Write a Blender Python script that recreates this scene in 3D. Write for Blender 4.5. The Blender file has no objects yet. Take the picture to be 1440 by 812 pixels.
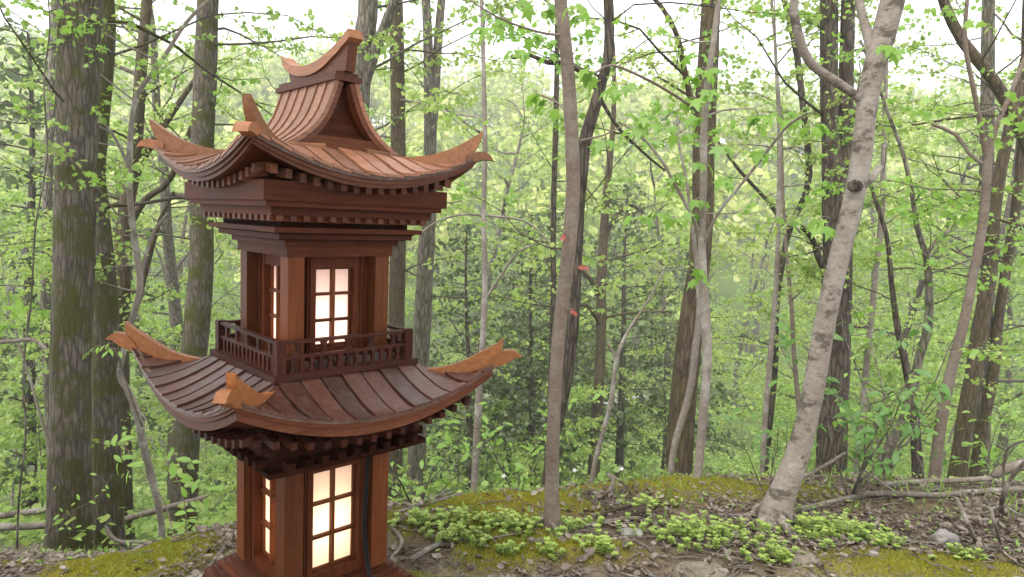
import bpy, bmesh, math, random
import numpy as np
from mathutils import Vector, Matrix

# ------------------------------------------------------------------ camera, sky, sun, exposure
sc = bpy.context.scene
C = sc.collection
PI = math.pi
H = 1.156                                   # camera height above the ground at the lantern
PITCH, ROLL, FPX = math.radians(-5.773), math.radians(2.332), 950.0
fw0 = np.array([0, 1.0, 0]); rt0 = np.array([1.0, 0, 0]); up0 = np.array([0, 0, 1.0])
FW = fw0 * math.cos(PITCH) + up0 * math.sin(PITCH)
U2 = np.cross(rt0, FW)
RT = rt0 * math.cos(ROLL) + U2 * math.sin(ROLL)
UP = -rt0 * math.sin(ROLL) + U2 * math.cos(ROLL)
CAMP = np.array([0, 0, H])
cd = bpy.data.cameras.new('camera'); cam = bpy.data.objects.new('camera', cd); C.objects.link(cam)
cam.matrix_world = Matrix(((RT[0], UP[0], -FW[0], 0), (RT[1], UP[1], -FW[1], 0), (RT[2], UP[2], -FW[2], H), (0, 0, 0, 1)))
cd.sensor_width = 36; cd.lens = 36 * FPX / 1440
cd.clip_start = 0.05; cd.clip_end = 2000
cd.dof.use_dof = True; cd.dof.focus_distance = 2.0; cd.dof.aperture_fstop = 12
sc.camera = cam

SUN_EL, SUN_ROT = math.radians(58), math.radians(-150)
w = bpy.data.worlds.new("World"); sc.world = w; w.use_nodes = True
nt = w.node_tree; nt.nodes.clear()
sky = nt.nodes.new('ShaderNodeTexSky'); sky.sky_type = 'NISHITA'; sky.sun_disc = False
sky.sun_elevation = SUN_EL; sky.sun_rotation = SUN_ROT
sky.air_density = 1.0; sky.dust_density = 4.0; sky.ozone_density = 1.0
hs = nt.nodes.new('ShaderNodeHueSaturation'); hs.inputs['Saturation'].default_value = 0.22; hs.inputs['Value'].default_value = 1.0
mixw = nt.nodes.new('ShaderNodeMixRGB'); mixw.inputs[0].default_value = 0.6; mixw.inputs[2].default_value = (9.6, 9.9, 10.4, 1)
bg = nt.nodes.new('ShaderNodeBackground'); bg.inputs['Strength'].default_value = 0.13
wo = nt.nodes.new('ShaderNodeOutputWorld')
nt.links.new(sky.outputs[0], hs.inputs['Color']); nt.links.new(hs.outputs[0], mixw.inputs[1]); nt.links.new(mixw.outputs[0], bg.inputs[0]); nt.links.new(bg.outputs[0], wo.inputs[0])
sd = bpy.data.lights.new('sun', 'SUN'); sd.energy = 1.5; sd.angle = math.radians(25); sd.color = (1, .96, .9)
so = bpy.data.objects.new('sun', sd); C.objects.link(so)
# Nishita: rotation is measured clockwise from +Y seen from above
sdir = Vector((math.sin(SUN_ROT) * math.cos(SUN_EL), math.cos(SUN_ROT) * math.cos(SUN_EL), math.sin(SUN_EL)))
so.rotation_euler = (-sdir).to_track_quat('-Z', 'Y').to_euler(); so.location = (0, -4, 30)
sc.view_settings.view_transform = 'Standard'; sc.view_settings.look = 'None'; sc.view_settings.gamma = 1
sc.view_settings.exposure = 1.5
sc.render.engine = 'CYCLES'
cy = sc.cycles
cy.use_denoising = True
try: cy.denoiser = 'OPENIMAGEDENOISE'
except Exception: pass
cy.max_bounces = 8; cy.diffuse_bounces = 4; cy.glossy_bounces = 2; cy.transmission_bounces = 6; cy.transparent_max_bounces = 4
cy.use_adaptive_sampling = True; cy.adaptive_threshold = 0.02
cy.caustics_reflective = False; cy.caustics_refractive = False
cy.volume_bounces = 0; cy.volume_max_steps = 64
cy.sample_clamp_indirect = 6

# ------------------------------------------------------------------ helpers
def ray(px, py):
    return FW + RT * ((px - 720) / FPX) + UP * ((406 - py) / FPX)
def at(px, py, Y):                          # the point at distance Y ahead seen at that pixel
    d = ray(px, py); return CAMP + d * (Y / d[1])
def tag(o, label=None, cat=None, group=None, kind=None):
    if label: o['label'] = label
    if cat: o['category'] = cat
    if group: o['group'] = group
    if kind: o['kind'] = kind
    return o
def empty(name, loc=(0, 0, 0), rz=0, label=None, cat=None, group=None):
    o = bpy.data.objects.new(name, None); C.objects.link(o); o.empty_display_size = .1
    o.location = loc; o.rotation_euler = (0, 0, rz); return tag(o, label, cat, group)
def link(name, me, parent=None, loc=(0, 0, 0), rz=0):
    o = bpy.data.objects.new(name, me); C.objects.link(o); o.parent = parent
    o.location = loc; o.rotation_euler = (0, 0, rz); return o

class MB:                                   # collects vertices and faces, builds ONE mesh
    def __init__(s): s.V = []; s.F = []; s.n = 0; s.T = []
    def add(s, v, faces, mat=0, tint=0.5):
        v = np.asarray(v, float).reshape(-1, 3)
        for f in faces:
            f = np.asarray(f, int)
            if f.size: s.F.append((f + s.n, mat))
        s.V.append(v); s.n += len(v)
        t = np.asarray(tint, float)
        s.T.append(np.full(len(v), float(t)) if t.ndim == 0 else t)
    def tube(s, P, R, k=8, mat=0, cap=True, rough=0, rng=None, tint=.5):
        P = np.asarray(P, float); n = len(P); R = np.broadcast_to(np.asarray(R, float), (n,))
        T = np.gradient(P, axis=0); T /= np.linalg.norm(T, axis=1)[:, None] + 1e-12
        a = np.array([0, 0, 1.0]) if abs(T[0][2]) < .9 else np.array([1.0, 0, 0])
        N = np.cross(T[0], a); N /= np.linalg.norm(N); Ns = [N]
        for i in range(1, n):
            N = N - T[i] * (N @ T[i]); N /= np.linalg.norm(N) + 1e-12; Ns.append(N)
        Ns = np.array(Ns); B = np.cross(T, Ns)
        th = np.arange(k) * 2 * PI / k
        rr = np.ones((n, k))
        if rough and rng is not None:
            rr += rough * (np.repeat(rng.standard_normal((n // 5 + 2, k)), 5, axis=0)[:n] * .6 + .4 * rng.standard_normal((n, k)))
        v = P[:, None, :] + (R[:, None] * rr)[:, :, None] * (np.cos(th)[None, :, None] * Ns[:, None, :] + np.sin(th)[None, :, None] * B[:, None, :])
        i = np.arange(n - 1)[:, None] * k; j = np.arange(k)[None, :]; j2 = (j + 1) % k
        q = np.stack([i + j, i + j2, i + k + j2, i + k + j], -1).reshape(-1, 4)
        fs = [q]
        if cap: fs += [np.arange(k)[::-1][None, :], ((n - 1) * k + np.arange(k))[None, :]]
        s.add(v.reshape(-1, 3), fs, mat, tint)
    def leaves(s, c, nrm, d, size, tv, tf, mat=1, tint=None):
        c = np.asarray(c, float); m = len(c)
        if m == 0: return
        nrm = nrm / (np.linalg.norm(nrm, axis=1)[:, None] + 1e-9)
        d = d - nrm * (d * nrm).sum(1)[:, None]; d /= np.linalg.norm(d, axis=1)[:, None] + 1e-9
        b = np.cross(nrm, d); size = np.broadcast_to(size, (m,))
        v = c[:, None, :] + size[:, None, None] * (tv[None, :, 0, None] * d[:, None, :] + tv[None, :, 1, None] * b[:, None, :] + tv[None, :, 2, None] * nrm[:, None, :])
        k = len(tv)
        fs = []
        for f in tf:
            f = np.asarray(f); fs.append((np.arange(m)[:, None] * k + f[None, :]))
        s.add(v.reshape(-1, 3), fs, mat, np.repeat(tint, k) if tint is not None else .5)
    def mesh(s, name, mats, smooth=True):
        me = bpy.data.meshes.new(name)
        if not s.V: return me
        V = np.concatenate(s.V); me.vertices.add(len(V)); me.vertices.foreach_set('co', V.ravel())
        li = np.concatenate([f.ravel() for f, _ in s.F]); tot = np.concatenate([np.full(len(f), f.shape[1]) for f, _ in s.F])
        mi = np.concatenate([np.full(len(f), m) for f, m in s.F])
        me.loops.add(len(li)); me.loops.foreach_set('vertex_index', li.astype(np.int32))
        me.polygons.add(len(tot)); st = np.concatenate([[0], np.cumsum(tot)[:-1]])
        me.polygons.foreach_set('loop_start', st.astype(np.int32)); me.polygons.foreach_set('loop_total', tot.astype(np.int32))
        me.polygons.foreach_set('material_index', mi.astype(np.int32))
        me.polygons.foreach_set('use_smooth', np.full(len(tot), smooth))
        at_ = me.attributes.new('tint', 'FLOAT', 'POINT'); at_.data.foreach_set('value', np.concatenate(s.T).astype(np.float32))
        for m in mats: me.materials.append(m)
        me.update(calc_edges=True); me.validate(); return me
    def build(s, name, mats, parent=None, smooth=True, loc=(0, 0, 0)):
        return link(name, s.mesh(name, mats, smooth), parent, loc)

# smooth value noise in numpy (for terrain and bark)
_rs = np.random.RandomState(5); _perm = _rs.rand(256, 256)
def vnoise(x, y):
    xi = np.floor(x).astype(int); yi = np.floor(y).astype(int); fx = x - xi; fy = y - yi
    fx = fx * fx * (3 - 2 * fx); fy = fy * fy * (3 - 2 * fy)
    g = lambda a, b: _perm[a % 256, b % 256]
    return (g(xi, yi) * (1 - fx) + g(xi + 1, yi) * fx) * (1 - fy) + (g(xi, yi + 1) * (1 - fx) + g(xi + 1, yi + 1) * fx) * fy - .5

# ------------------------------------------------------------------ materials
class NT:
    def __init__(s, name):
        s.m = bpy.data.materials.new(name); s.m.use_nodes = True; s.t = s.m.node_tree; s.t.nodes.clear()
        s.out = s.n('ShaderNodeOutputMaterial')
    def n(s, typ, **kw):
        x = s.t.nodes.new(typ)
        for k, v in kw.items(): setattr(x, k, v)
        return x
    def l(s, a, b): s.t.links.new(a, b)
    def val(s, node, **kw):
        for k, v in kw.items(): node.inputs[k.replace('_', ' ')].default_value = v
        return node
    def coord(s, kind='Object', scale=(1, 1, 1)):
        tc = s.n('ShaderNodeTexCoord'); mp = s.n('ShaderNodeMapping'); mp.inputs['Scale'].default_value = scale
        s.l(tc.outputs[kind], mp.inputs['Vector']); return mp.outputs[0]
    def noise(s, vec, scale, detail=4, rough=.6):
        x = s.n('ShaderNodeTexNoise'); x.inputs['Scale'].default_value = scale; x.inputs['Detail'].default_value = detail; x.inputs['Roughness'].default_value = rough
        s.l(vec, x.inputs['Vector']); return x.outputs['Fac']
    def ramp(s, fac, stops):
        r = s.n('ShaderNodeValToRGB'); e = r.color_ramp.elements
        while len(e) < len(stops): e.new(.5)
        for i, (p, c) in enumerate(stops): e[i].position = p; e[i].color = (*c, 1) if len(c) == 3 else c
        s.l(fac, r.inputs[0]); return r.outputs[0]
    def mix(s, fac, a, b, mode='MIX'):
        x = s.n('ShaderNodeMixRGB', blend_type=mode)
        for v, i in ((fac, 0), (a, 1), (b, 2)):
            if hasattr(v, 'is_linked'): s.l(v, x.inputs[i])
            else: x.inputs[i].default_value = v if i == 0 else ((*v, 1) if len(v) == 3 else v)
        return x.outputs[0]
    def math(s, op, a, b=0.0):
        x = s.n('ShaderNodeMath', operation=op)
        for v, i in ((a, 0), (b, 1)):
            if hasattr(v, 'is_linked'): s.l(v, x.inputs[i])
            else: x.inputs[i].default_value = v
        return x.outputs[0]
    def bump(s, h, strength=.3, dist=.01):
        b = s.n('ShaderNodeBump'); b.inputs['Strength'].default_value = strength; b.inputs['Distance'].default_value = dist
        s.l(h, b.inputs['Height']); return b.outputs[0]
    def bsdf(s, col, rough=.6, normal=None, spec=.4):
        p = s.n('ShaderNodeBsdfPrincipled')
        if hasattr(col, 'is_linked'): s.l(col, p.inputs['Base Color'])
        else: p.inputs['Base Color'].default_value = (*col, 1)
        if hasattr(rough, 'is_linked'): s.l(rough, p.inputs['Roughness'])
        else: p.inputs['Roughness'].default_value = rough
        p.inputs['Specular IOR Level'].default_value = spec
        if normal is not None: s.l(normal, p.inputs['Normal'])
        return p.outputs[0]
    def done(s, sh): s.l(sh, s.out.inputs['Surface']); return s.m

def wood(name, dark, light, axis, rough=.42, spec=.35, grime=0.0):
    t = NT(name); sc_ = [1, 1, 1]; sc_['xyz'.index(axis)] = .06
    info = t.n('ShaderNodeObjectInfo')
    tc = t.n('ShaderNodeTexCoord'); off = t.n('ShaderNodeVectorMath', operation='ADD')
    cmb = t.n('ShaderNodeCombineXYZ'); r7 = t.math('MULTIPLY', info.outputs['Random'], 7.3)
    for i in range(3): t.l(r7, cmb.inputs[i])
    t.l(tc.outputs['Object'], off.inputs[0]); t.l(cmb.outputs[0], off.inputs[1])
    mp = t.n('ShaderNodeMapping'); mp.inputs['Scale'].default_value = sc_; t.l(off.outputs[0], mp.inputs['Vector'])
    g1 = t.noise(mp.outputs[0], 95, 5, .65); g2 = t.noise(mp.outputs[0], 420, 3, .6)
    big = t.noise(off.outputs[0], 9, 3)
    c = t.ramp(g1, [(.32, dark), (.68, light)])
    c = t.mix(.35, c, t.ramp(g2, [(.35, (.35, .35, .35)), (.6, (1, 1, 1))]), 'MULTIPLY')
    var = t.ramp(info.outputs['Random'], [(0, (.52, .50, .52)), (.35, (.85, .84, .84)), (.7, (1.05, 1.03, 1.0)), (1, (1.25, 1.10, .98))])
    c = t.mix(.9, c, var, 'MULTIPLY')
    c = t.mix(t.math('MULTIPLY', big, .35), c, tuple(x * .55 for x in dark))
    if grime:
        gn = t.noise(tc.outputs['Object'], 38, 6, .75)
        c = t.mix(t.math('MULTIPLY', t.ramp(gn, [(.5, (0, 0, 0)), (.72, (1, 1, 1))]), grime), c, (.16, .13, .12))
    rg = t.math('ADD', t.math('MULTIPLY', g1, .22), rough - .1)
    return t.done(t.bsdf(c, rg, t.bump(t.math('ADD', g1, g2), .16, .0016), spec))

WOODS = {}
def W(kind, axis):
    k = (kind, axis)
    if k not in WOODS:
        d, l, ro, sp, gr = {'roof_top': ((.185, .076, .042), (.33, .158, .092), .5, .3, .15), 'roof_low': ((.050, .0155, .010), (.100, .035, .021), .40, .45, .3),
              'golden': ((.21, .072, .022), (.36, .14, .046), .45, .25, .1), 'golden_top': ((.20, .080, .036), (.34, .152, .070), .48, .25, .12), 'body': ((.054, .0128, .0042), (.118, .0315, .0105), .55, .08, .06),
              'post': ((.092, .0255, .007), (.17, .052, .0155), .5, .12, .08), 'beam': ((.019, .0050, .0024), (.042, .012, .0055), .65, .03, .05),  # beam wood darkened: shade under the eaves is put into its colour
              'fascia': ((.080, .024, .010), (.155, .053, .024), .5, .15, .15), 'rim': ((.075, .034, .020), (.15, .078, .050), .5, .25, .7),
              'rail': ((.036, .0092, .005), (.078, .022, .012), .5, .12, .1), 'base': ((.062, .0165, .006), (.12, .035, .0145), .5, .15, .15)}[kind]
        WOODS[k] = wood(f'{kind}_wood_{axis}', d, l, axis, ro, sp, gr)
    return WOODS[k]

def leaf_mat(name, stops, transl=.45, rough=.5, tintmix=.0):
    t = NT(name)
    geo = t.n('ShaderNodeNewGeometry'); a = t.n('ShaderNodeAttribute', attribute_name='tint'); info = t.n('ShaderNodeObjectInfo')
    f = t.math('ADD', t.math('MULTIPLY', geo.outputs['Random Per Island'], .45), t.math('MULTIPLY', a.outputs['Fac'], .35))
    f = t.math('ADD', f, t.math('MULTIPLY', info.outputs['Random'], .2))
    c = t.ramp(f, stops)
    df = t.n('ShaderNodeBsdfDiffuse'); tr = t.n('ShaderNodeBsdfTranslucent'); gl = t.n('ShaderNodeBsdfGlossy'); gl.inputs['Roughness'].default_value = rough
    gl.inputs['Color'].default_value = (1, 1, 1, 1)
    t.l(c, df.inputs['Color']); t.l(c, tr.inputs['Color'])
    m = t.n('ShaderNodeMixShader'); m.inputs[0].default_value = transl; t.l(df.outputs[0], m.inputs[1]); t.l(tr.outputs[0], m.inputs[2])
    m2 = t.n('ShaderNodeMixShader'); m2.inputs[0].default_value = .03; t.l(m.outputs[0], m2.inputs[1]); t.l(gl.outputs[0], m2.inputs[2])
    return t.done(m2.outputs[0])
LEAF = leaf_mat('spring_leaf', [(.1, (.15, .26, .05)), (.4, (.26, .385, .075)), (.7, (.37, .47, .11)), (.95, (.47, .52, .17))], .55)
LEAFN = leaf_mat('near_leaf', [(.1, (.13, .28, .035)), (.5, (.23, .40, .055)), (.95, (.34, .49, .09))], .55)
LEAFD = leaf_mat('shrub_leaf', [(.1, (.055, .13, .028)), (.5, (.10, .22, .04)), (.95, (.18, .30, .05))], .42)
LEAFC = leaf_mat('cedar_needle', [(.1, (.055, .082, .028)), (.5, (.095, .13, .045)), (.95, (.15, .18, .07))], .3)
LEAFF = leaf_mat('far_leaf', [(.1, (.20, .28, .055)), (.35, (.32, .42, .075)), (.6, (.44, .50, .11)), (.85, (.52, .52, .20)), (.97, (.40, .36, .22))], .45)
LEAFR = leaf_mat('red_leaf', [(.1, (.30, .05, .035)), (.9, (.42, .11, .06))], .4)
LITTER = leaf_mat('dead_leaf', [(.05, (.036, .025, .018)), (.3, (.10, .072, .053)), (.55, (.19, .145, .115)), (.8, (.30, .25, .21)), (.97, (.46, .42, .37))], .15)
MOSST = leaf_mat('moss_tuft', [(.1, (.11, .14, .018)), (.4, (.24, .26, .026)), (.7, (.38, .33, .034)), (.95, (.46, .30, .05))], .3)
STONEC = leaf_mat('stonecrop_leaf', [(.1, (.18, .28, .045)), (.5, (.31, .42, .08)), (.95, (.46, .54, .14))], .4)
GRASS = leaf_mat('grass_blade', [(.1, (.10, .18, .03)), (.5, (.19, .30, .05)), (.95, (.29, .36, .09))], .4)

def bark(name, dark, light, moss=0, cells=.6, mosscol=(.075, .075, .012), pale=0, palecol=(.45, .43, .40), zs=.16, scale=26, bump=.7, blotch=0):
    t = NT(name)
    tc = t.n('ShaderNodeTexCoord'); info = t.n('ShaderNodeObjectInfo')
    off = t.n('ShaderNodeVectorMath', operation='ADD'); cmb = t.n('ShaderNodeCombineXYZ')
    r = t.math('MULTIPLY', info.outputs['Random'], 31.0)
    for i in range(3): t.l(r, cmb.inputs[i])
    t.l(tc.outputs['Object'], off.inputs[0]); t.l(cmb.outputs[0], off.inputs[1])
    mp = t.n('ShaderNodeMapping'); mp.inputs['Scale'].default_value = (1, 1, zs); t.l(off.outputs[0], mp.inputs['Vector'])
    v = t.n('ShaderNodeTexVoronoi', feature='DISTANCE_TO_EDGE'); v.inputs['Scale'].default_value = scale
    wob = t.n('ShaderNodeMixRGB', blend_type='ADD'); wob.inputs[0].default_value = .06
    nz = t.n('ShaderNodeTexNoise'); nz.inputs['Scale'].default_value = 12; t.l(mp.outputs[0], nz.inputs['Vector'])
    t.l(mp.outputs[0], wob.inputs[1]); t.l(nz.outputs['Color'], wob.inputs[2]); t.l(wob.outputs[0], v.inputs['Vector'])
    crack = t.ramp(v.outputs['Distance'], [(.0, (0, 0, 0)), (.22, (1, 1, 1))])
    fine = t.noise(mp.outputs[0], scale * 3, 6, .7)
    big = t.noise(off.outputs[0], 3.2, 4, .6)
    hgt = t.math('ADD', t.math('MULTIPLY', crack, cells), t.math('MULTIPLY', fine, 1.3 - cells))
    c = t.ramp(hgt, [(.3, dark), (.95, light)])
    c = t.mix(.5, c, t.ramp(big, [(.3, (.6, .58, .56)), (.7, (1.1, 1.08, 1.05))]), 'MULTIPLY')
    if pale:
        pn = t.noise(off.outputs[0], 7, 5, .7)
        c = t.mix(t.math('MULTIPLY', t.ramp(pn, [(.5, (0, 0, 0)), (.62, (1, 1, 1))]), pale), c, palecol)
    if blotch:
        bm_ = t.n('ShaderNodeMapping'); bm_.inputs['Scale'].default_value = (1, 1, 1.7); t.l(off.outputs[0], bm_.inputs['Vector'])
        bn = t.noise(bm_.outputs[0], 8.5, 6, .72)
        c = t.mix(t.math('MULTIPLY', t.ramp(bn, [(.525, (0, 0, 0)), (.60, (1, 1, 1))]), blotch), c, (.07, .058, .045))
        lm_ = t.n('ShaderNodeMapping'); lm_.inputs['Scale'].default_value = (1, 1, 7); t.l(off.outputs[0], lm_.inputs['Vector'])
        ln = t.noise(lm_.outputs[0], 16, 4, .6)
        c = t.mix(t.math('MULTIPLY', t.ramp(ln, [(.58, (0, 0, 0)), (.66, (1, 1, 1))]), blotch * .6), c, (.09, .075, .06))
    if moss:
        mn = t.noise(off.outputs[0], 4.5, 6, .7)
        c = t.mix(t.math('MULTIPLY', t.ramp(mn, [(.45, (0, 0, 0)), (.58, (1, 1, 1))]), moss), c, mosscol)
    return t.done(t.bsdf(c, .85, t.bump(hgt, bump, .012), .2))
BARK = {
    'oak': bark('oak_bark', cells=.40, dark=(.026, .021, .016), light=(.165, .14, .115), moss=.92, mosscol=(.060, .058, .012), scale=34, bump=1.0),
    'brown': bark('brown_bark', cells=.42, dark=(.028, .019, .013), light=(.125, .092, .068), moss=.35, scale=30, bump=1.0),
    'grey': bark('grey_bark', (.05, .042, .035), (.19, .165, .14), moss=.3, scale=30, bump=.8),
    'dark': bark('dark_bark', (.022, .017, .014), (.10, .08, .065), moss=.15, scale=30, bump=.8),
    'beech': bark('beech_bark', cells=.0, dark=(.15, .122, .10), light=(.30, .255, .22), pale=.35, palecol=(.37, .34, .31), zs=1.5, scale=16, bump=.25, blotch=.9),
    'maple': bark('maple_bark', cells=.0, dark=(.105, .078, .06), light=(.22, .172, .14), pale=.3, palecol=(.27, .235, .205), zs=1.2, scale=24, bump=.3, blotch=.35),
    'pale': bark('pale_bark', cells=.0, dark=(.13, .105, .085), light=(.28, .24, .205), pale=.4, zs=.6, scale=26, bump=.3, blotch=.2),
    'dead': bark('dead_stick_bark', cells=.1, dark=(.055, .043, .034), light=(.25, .21, .175), pale=.4, palecol=(.42, .38, .34), zs=.3, scale=40, bump=.5),
    'rot': bark('rotten_wood', cells=.0, dark=(.018, .013, .010), light=(.12, .085, .06), zs=.3, scale=30, bump=1.0),
}
# ------------------------------------------------------------------ terrain
CX = np.array([-6, -1.6, -1.07, -.47, -.06, .44, .93, 1.82, 2.88, 6.0]); CYs = np.array([1.9, 2.4, 2.6, 2.8, 3.0, 3.2, 3.4, 3.5, 3.5, 3.9])
def sstep(a, b, x):
    t = np.clip((x - a) / (b - a), 0, 1); return t * t * (3 - 2 * t)
def softplus(t, k): return k * np.logaddexp(0, t / k)
def moss_w(x, y):                           # where moss grows on the bank (0..1)
    t = y - np.interp(x, CX, CYs)
    m = np.exp(-((t + .08) / .26) ** 2) * sstep(-.05, .25, vnoise(x * 2.1 + 1, y * 2.6) + .14)
    m2 = sstep(.18, .30, vnoise(x * 1.7 + 20, y * 2.4 + 8)) * (t < 0) * sstep(1.9, 2.2, y)
    m3 = np.exp(-(((x + .03 - .3) / .26) ** 2 + ((y - 2.42) / .09) ** 2) * 1.2) + np.exp(-(((x - 1.55) / .42) ** 2 + ((y - 2.40) / .13) ** 2))
    m4 = np.exp(-(((x + 1.22) / .2) ** 2 + ((y - 2.3) / .25) ** 2))
    return np.clip(m + .8 * m2 + m3 + m4, 0, 1)
def hgt(x, y):
    x = np.asarray(x, float); y = np.asarray(y, float)
    yc = np.interp(x, CX, CYs)
    t = y - yc
    z = -.055 * np.clip(y - 1.2, 0, 3.5)
    z = z - .105 * sstep(-.95, -1.65, x) * (1 - sstep(4, 6, y))
    z = z + (.035 * vnoise(x * 2.3 + 40, y * 2.3 + 9) + .014 * vnoise(x * 8, y * 8 + 3)) * (1 - sstep(6, 12, y))
    z = z + .045 * np.exp(-(t / .28) ** 2) * (.6 + vnoise(x * 1.9 + 7, y * .5))          # mossy lip of the bank
    mw_ = moss_w(x, y) * (y < 5); z = z + mw_ * (.020 + .030 * vnoise(x * 13, y * 13))
    rt = sstep(.7, 2.2, x)                                              # the bank runs out more gently on the right
    tt = softplus(t - .05 - rt * .0, .18)
    drop = .47 * np.minimum(tt, 9) + .33 * np.clip(tt - 9, 0, 60) + rt * .0 * np.clip(t, 0, 2)
    z = z - drop
    far = sstep(5, 16, y)
    z = z + far * (.8 * vnoise(x * .16, y * .16) + .25 * vnoise(x * .6 + 5, y * .6))
    floor = -9.6 + .35 * vnoise(x * .12 + 3, y * .12)
    k = .6; z = floor + softplus(z - floor, k)
    hill = .36 * softplus(y - 54, 2.5)
    top = 29.0 - .05 * x + 5 * vnoise(x * .02 + 11, y * .004) + 2.5 * vnoise(x * .07, 4 + y * .01)
    hill = top - softplus(top - hill, 3)
    z = z + hill + sstep(55, 75, y) * (2.6 * vnoise(x * .06 + 2, y * .06) + 1.0 * vnoise(x * .2, y * .2))
    return z
def G(px, py, tmax=60):                     # where the ray through a pixel meets the ground
    d = ray(px, py); t = np.linspace(.5, tmax, 24000); p = CAMP[None] + t[:, None] * d[None]
    h = hgt(p[:, 0], p[:, 1]); i = np.argmax(p[:, 2] < h); return np.array([p[i][0], p[i][1], h[i]])

ys = np.concatenate([np.arange(-3, 1.4, .2), np.arange(1.4, 4.6, .028), np.arange(4.6, 14, .16), np.arange(14, 60, .8), np.arange(60, 330, 3.2)])
nu = 221; u = np.linspace(-1, 1, nu); u = np.sign(u) * np.abs(u) ** 1.15
wd = np.interp(ys, [-3, 4.6, 14, 60, 330], [5, 5.5, 18, 75, 400])
GX = u[None, :] * wd[:, None]; GY = np.repeat(ys[:, None], nu, 1); GZ = hgt(GX, GY)
tb = MB(); i = np.arange(len(ys) - 1)[:, None] * nu; j = np.arange(nu - 1)[None, :]
q = np.stack([i + j, i + j + 1, i + nu + j + 1, i + nu + j], -1).reshape(-1, 4)
tb.add(np.stack([GX, GY, GZ], -1).reshape(-1, 3), [q])

def bare_w(x, y):                           # bare dirt and sandy rock at the front edge
    b = sstep(2.42, 2.22, y + .25 * vnoise(x * 2.2 + 9, y * 2.2)) * sstep(-.55, -.2, x)
    return np.clip(b, 0, 1)
mo = tb.T  # ground tint attribute: moss amount
tb.T = [moss_w(GX.ravel(), GY.ravel()) * (GY.ravel() < 5.5)]
t = NT('forest_floor')
ob = t.coord('Object'); a = t.n('ShaderNodeAttribute', attribute_name='tint')
n1 = t.noise(ob, 16, 8, .75); n2 = t.noise(ob, 3.2, 5, .65); n3 = t.noise(ob, 75, 5, .7)
soil = t.ramp(n1, [(.3, (.035, .024, .017)), (.5, (.085, .058, .042)), (.68, (.17, .125, .095)), (.8, (.27, .22, .18))])
sand = t.ramp(n3, [(.3, (.13, .10, .07)), (.7, (.29, .235, .175))])
sep = t.n('ShaderNodeSeparateXYZ'); t.l(ob, sep.inputs[0])
front = t.math('SUBTRACT', 2.5, sep.outputs['Y'])
sandm = t.ramp(t.math('ADD', t.math('MULTIPLY', front, .5), t.math('MULTIPLY', n2, .9)), [(.52, (0, 0, 0)), (.62, (1, 1, 1))])
c = t.mix(t.math('MULTIPLY', sandm, .85), soil, sand)
mossc = t.ramp(n3, [(.3, (.08, .08, .012)), (.55, (.20, .175, .02)), (.75, (.32, .25, .03))])
c = t.mix(t.math('MULTIPLY', a.outputs['Fac'], .95), c, mossc)
grn = t.ramp(n1, [(.3, (.045, .075, .016)), (.55, (.10, .16, .03)), (.75, (.17, .21, .06))])
valley = t.n('ShaderNodeMapRange'); valley.inputs['From Min'].default_value = 3.6; valley.inputs['From Max'].default_value = 7.0; t.l(sep.outputs['Y'], valley.inputs['Value'])
c = t.mix(t.math('MULTIPLY', valley.outputs[0], t.ramp(n2, [(.25, (.35, .35, .35)), (.6, (1, 1, 1))])), c, grn)
GROUND = t.done(t.bsdf(c, .9, t.bump(t.math('ADD', n1, n3), .6, .012), .15))
tag(tb.build('ground', [GROUND]), kind='structure')
# the pale lane on the valley floor
lm = MB(); lx = np.linspace(-1.5, 9.5, 60); ly = 40 + .05 * lx + .8 * np.sin(lx * .25)
L1 = np.stack([lx, ly - 1.3, hgt(lx, ly - 1.3) + .06], -1); L2 = np.stack([lx, ly + 1.3, hgt(lx, ly + 1.3) + .06], -1)
k = np.arange(59); lm.add(np.concatenate([L1, L2]), [np.stack([k, k + 1, k + 61, k + 60], -1)])
t = NT('lane_gravel'); n1 = t.noise(t.coord('Object'), 6, 5)
tag(lm.build('lane', [t.done(t.bsdf(t.ramp(n1, [(.3, (.24, .235, .225)), (.7, (.38, .37, .36))]), .9))]), kind='structure')
# ------------------------------------------------------------------ the lantern
LH = H - .0464                              # lantern z = 0 in world
lphi = math.radians(27.4331); lyaw = math.radians(-16.4018); ldist = 2.04815
lc = np.array([math.cos(lphi), -math.sin(lphi)]) * ldist
fv = np.array([-math.cos(lphi), math.sin(lphi)]); cyw, syw = math.cos(lyaw), math.sin(lyaw)
fv = np.array([cyw * fv[0] - syw * fv[1], syw * fv[0] + cyw * fv[1]])
LTH = PI / 2 - math.atan2(fv[1], fv[0])
lo = -np.array([math.cos(LTH) * lc[0] - math.sin(LTH) * lc[1], math.sin(LTH) * lc[0] + math.cos(LTH) * lc[1]])
lantern = empty('pagoda_lantern', (lo[0], lo[1], LH - 1.11), LTH, 'two-tiered reddish wooden pagoda lantern with lit paper windows on the bank', 'lantern')
ZB = 1.11                                    # the Empty sits at the base; meshes are drawn in lantern heights and lowered into place
def lpart(name, me, parent=None, rz=0, z=None):
    if parent is None: return link(name, me, lantern, (0, 0, ZB), rz)
    return link(name, me, parent, (0, 0, 0), rz)
def bmesh_out(bm, name, mat, bevel=.0011, smooth=False):
    if bevel: bmesh.ops.bevel(bm, geom=[e for e in bm.edges if len(e.link_faces) == 2 and e.calc_face_angle(0) > .5], offset=bevel, segments=1, affect='EDGES', clamp_overlap=True)
    bmesh.ops.recalc_face_normals(bm, faces=bm.faces)
    me = bpy.data.meshes.new(name); bm.to_mesh(me); bm.free()
    for m in (mat if isinstance(mat, list) else [mat]): me.materials.append(m)
    return me
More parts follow.
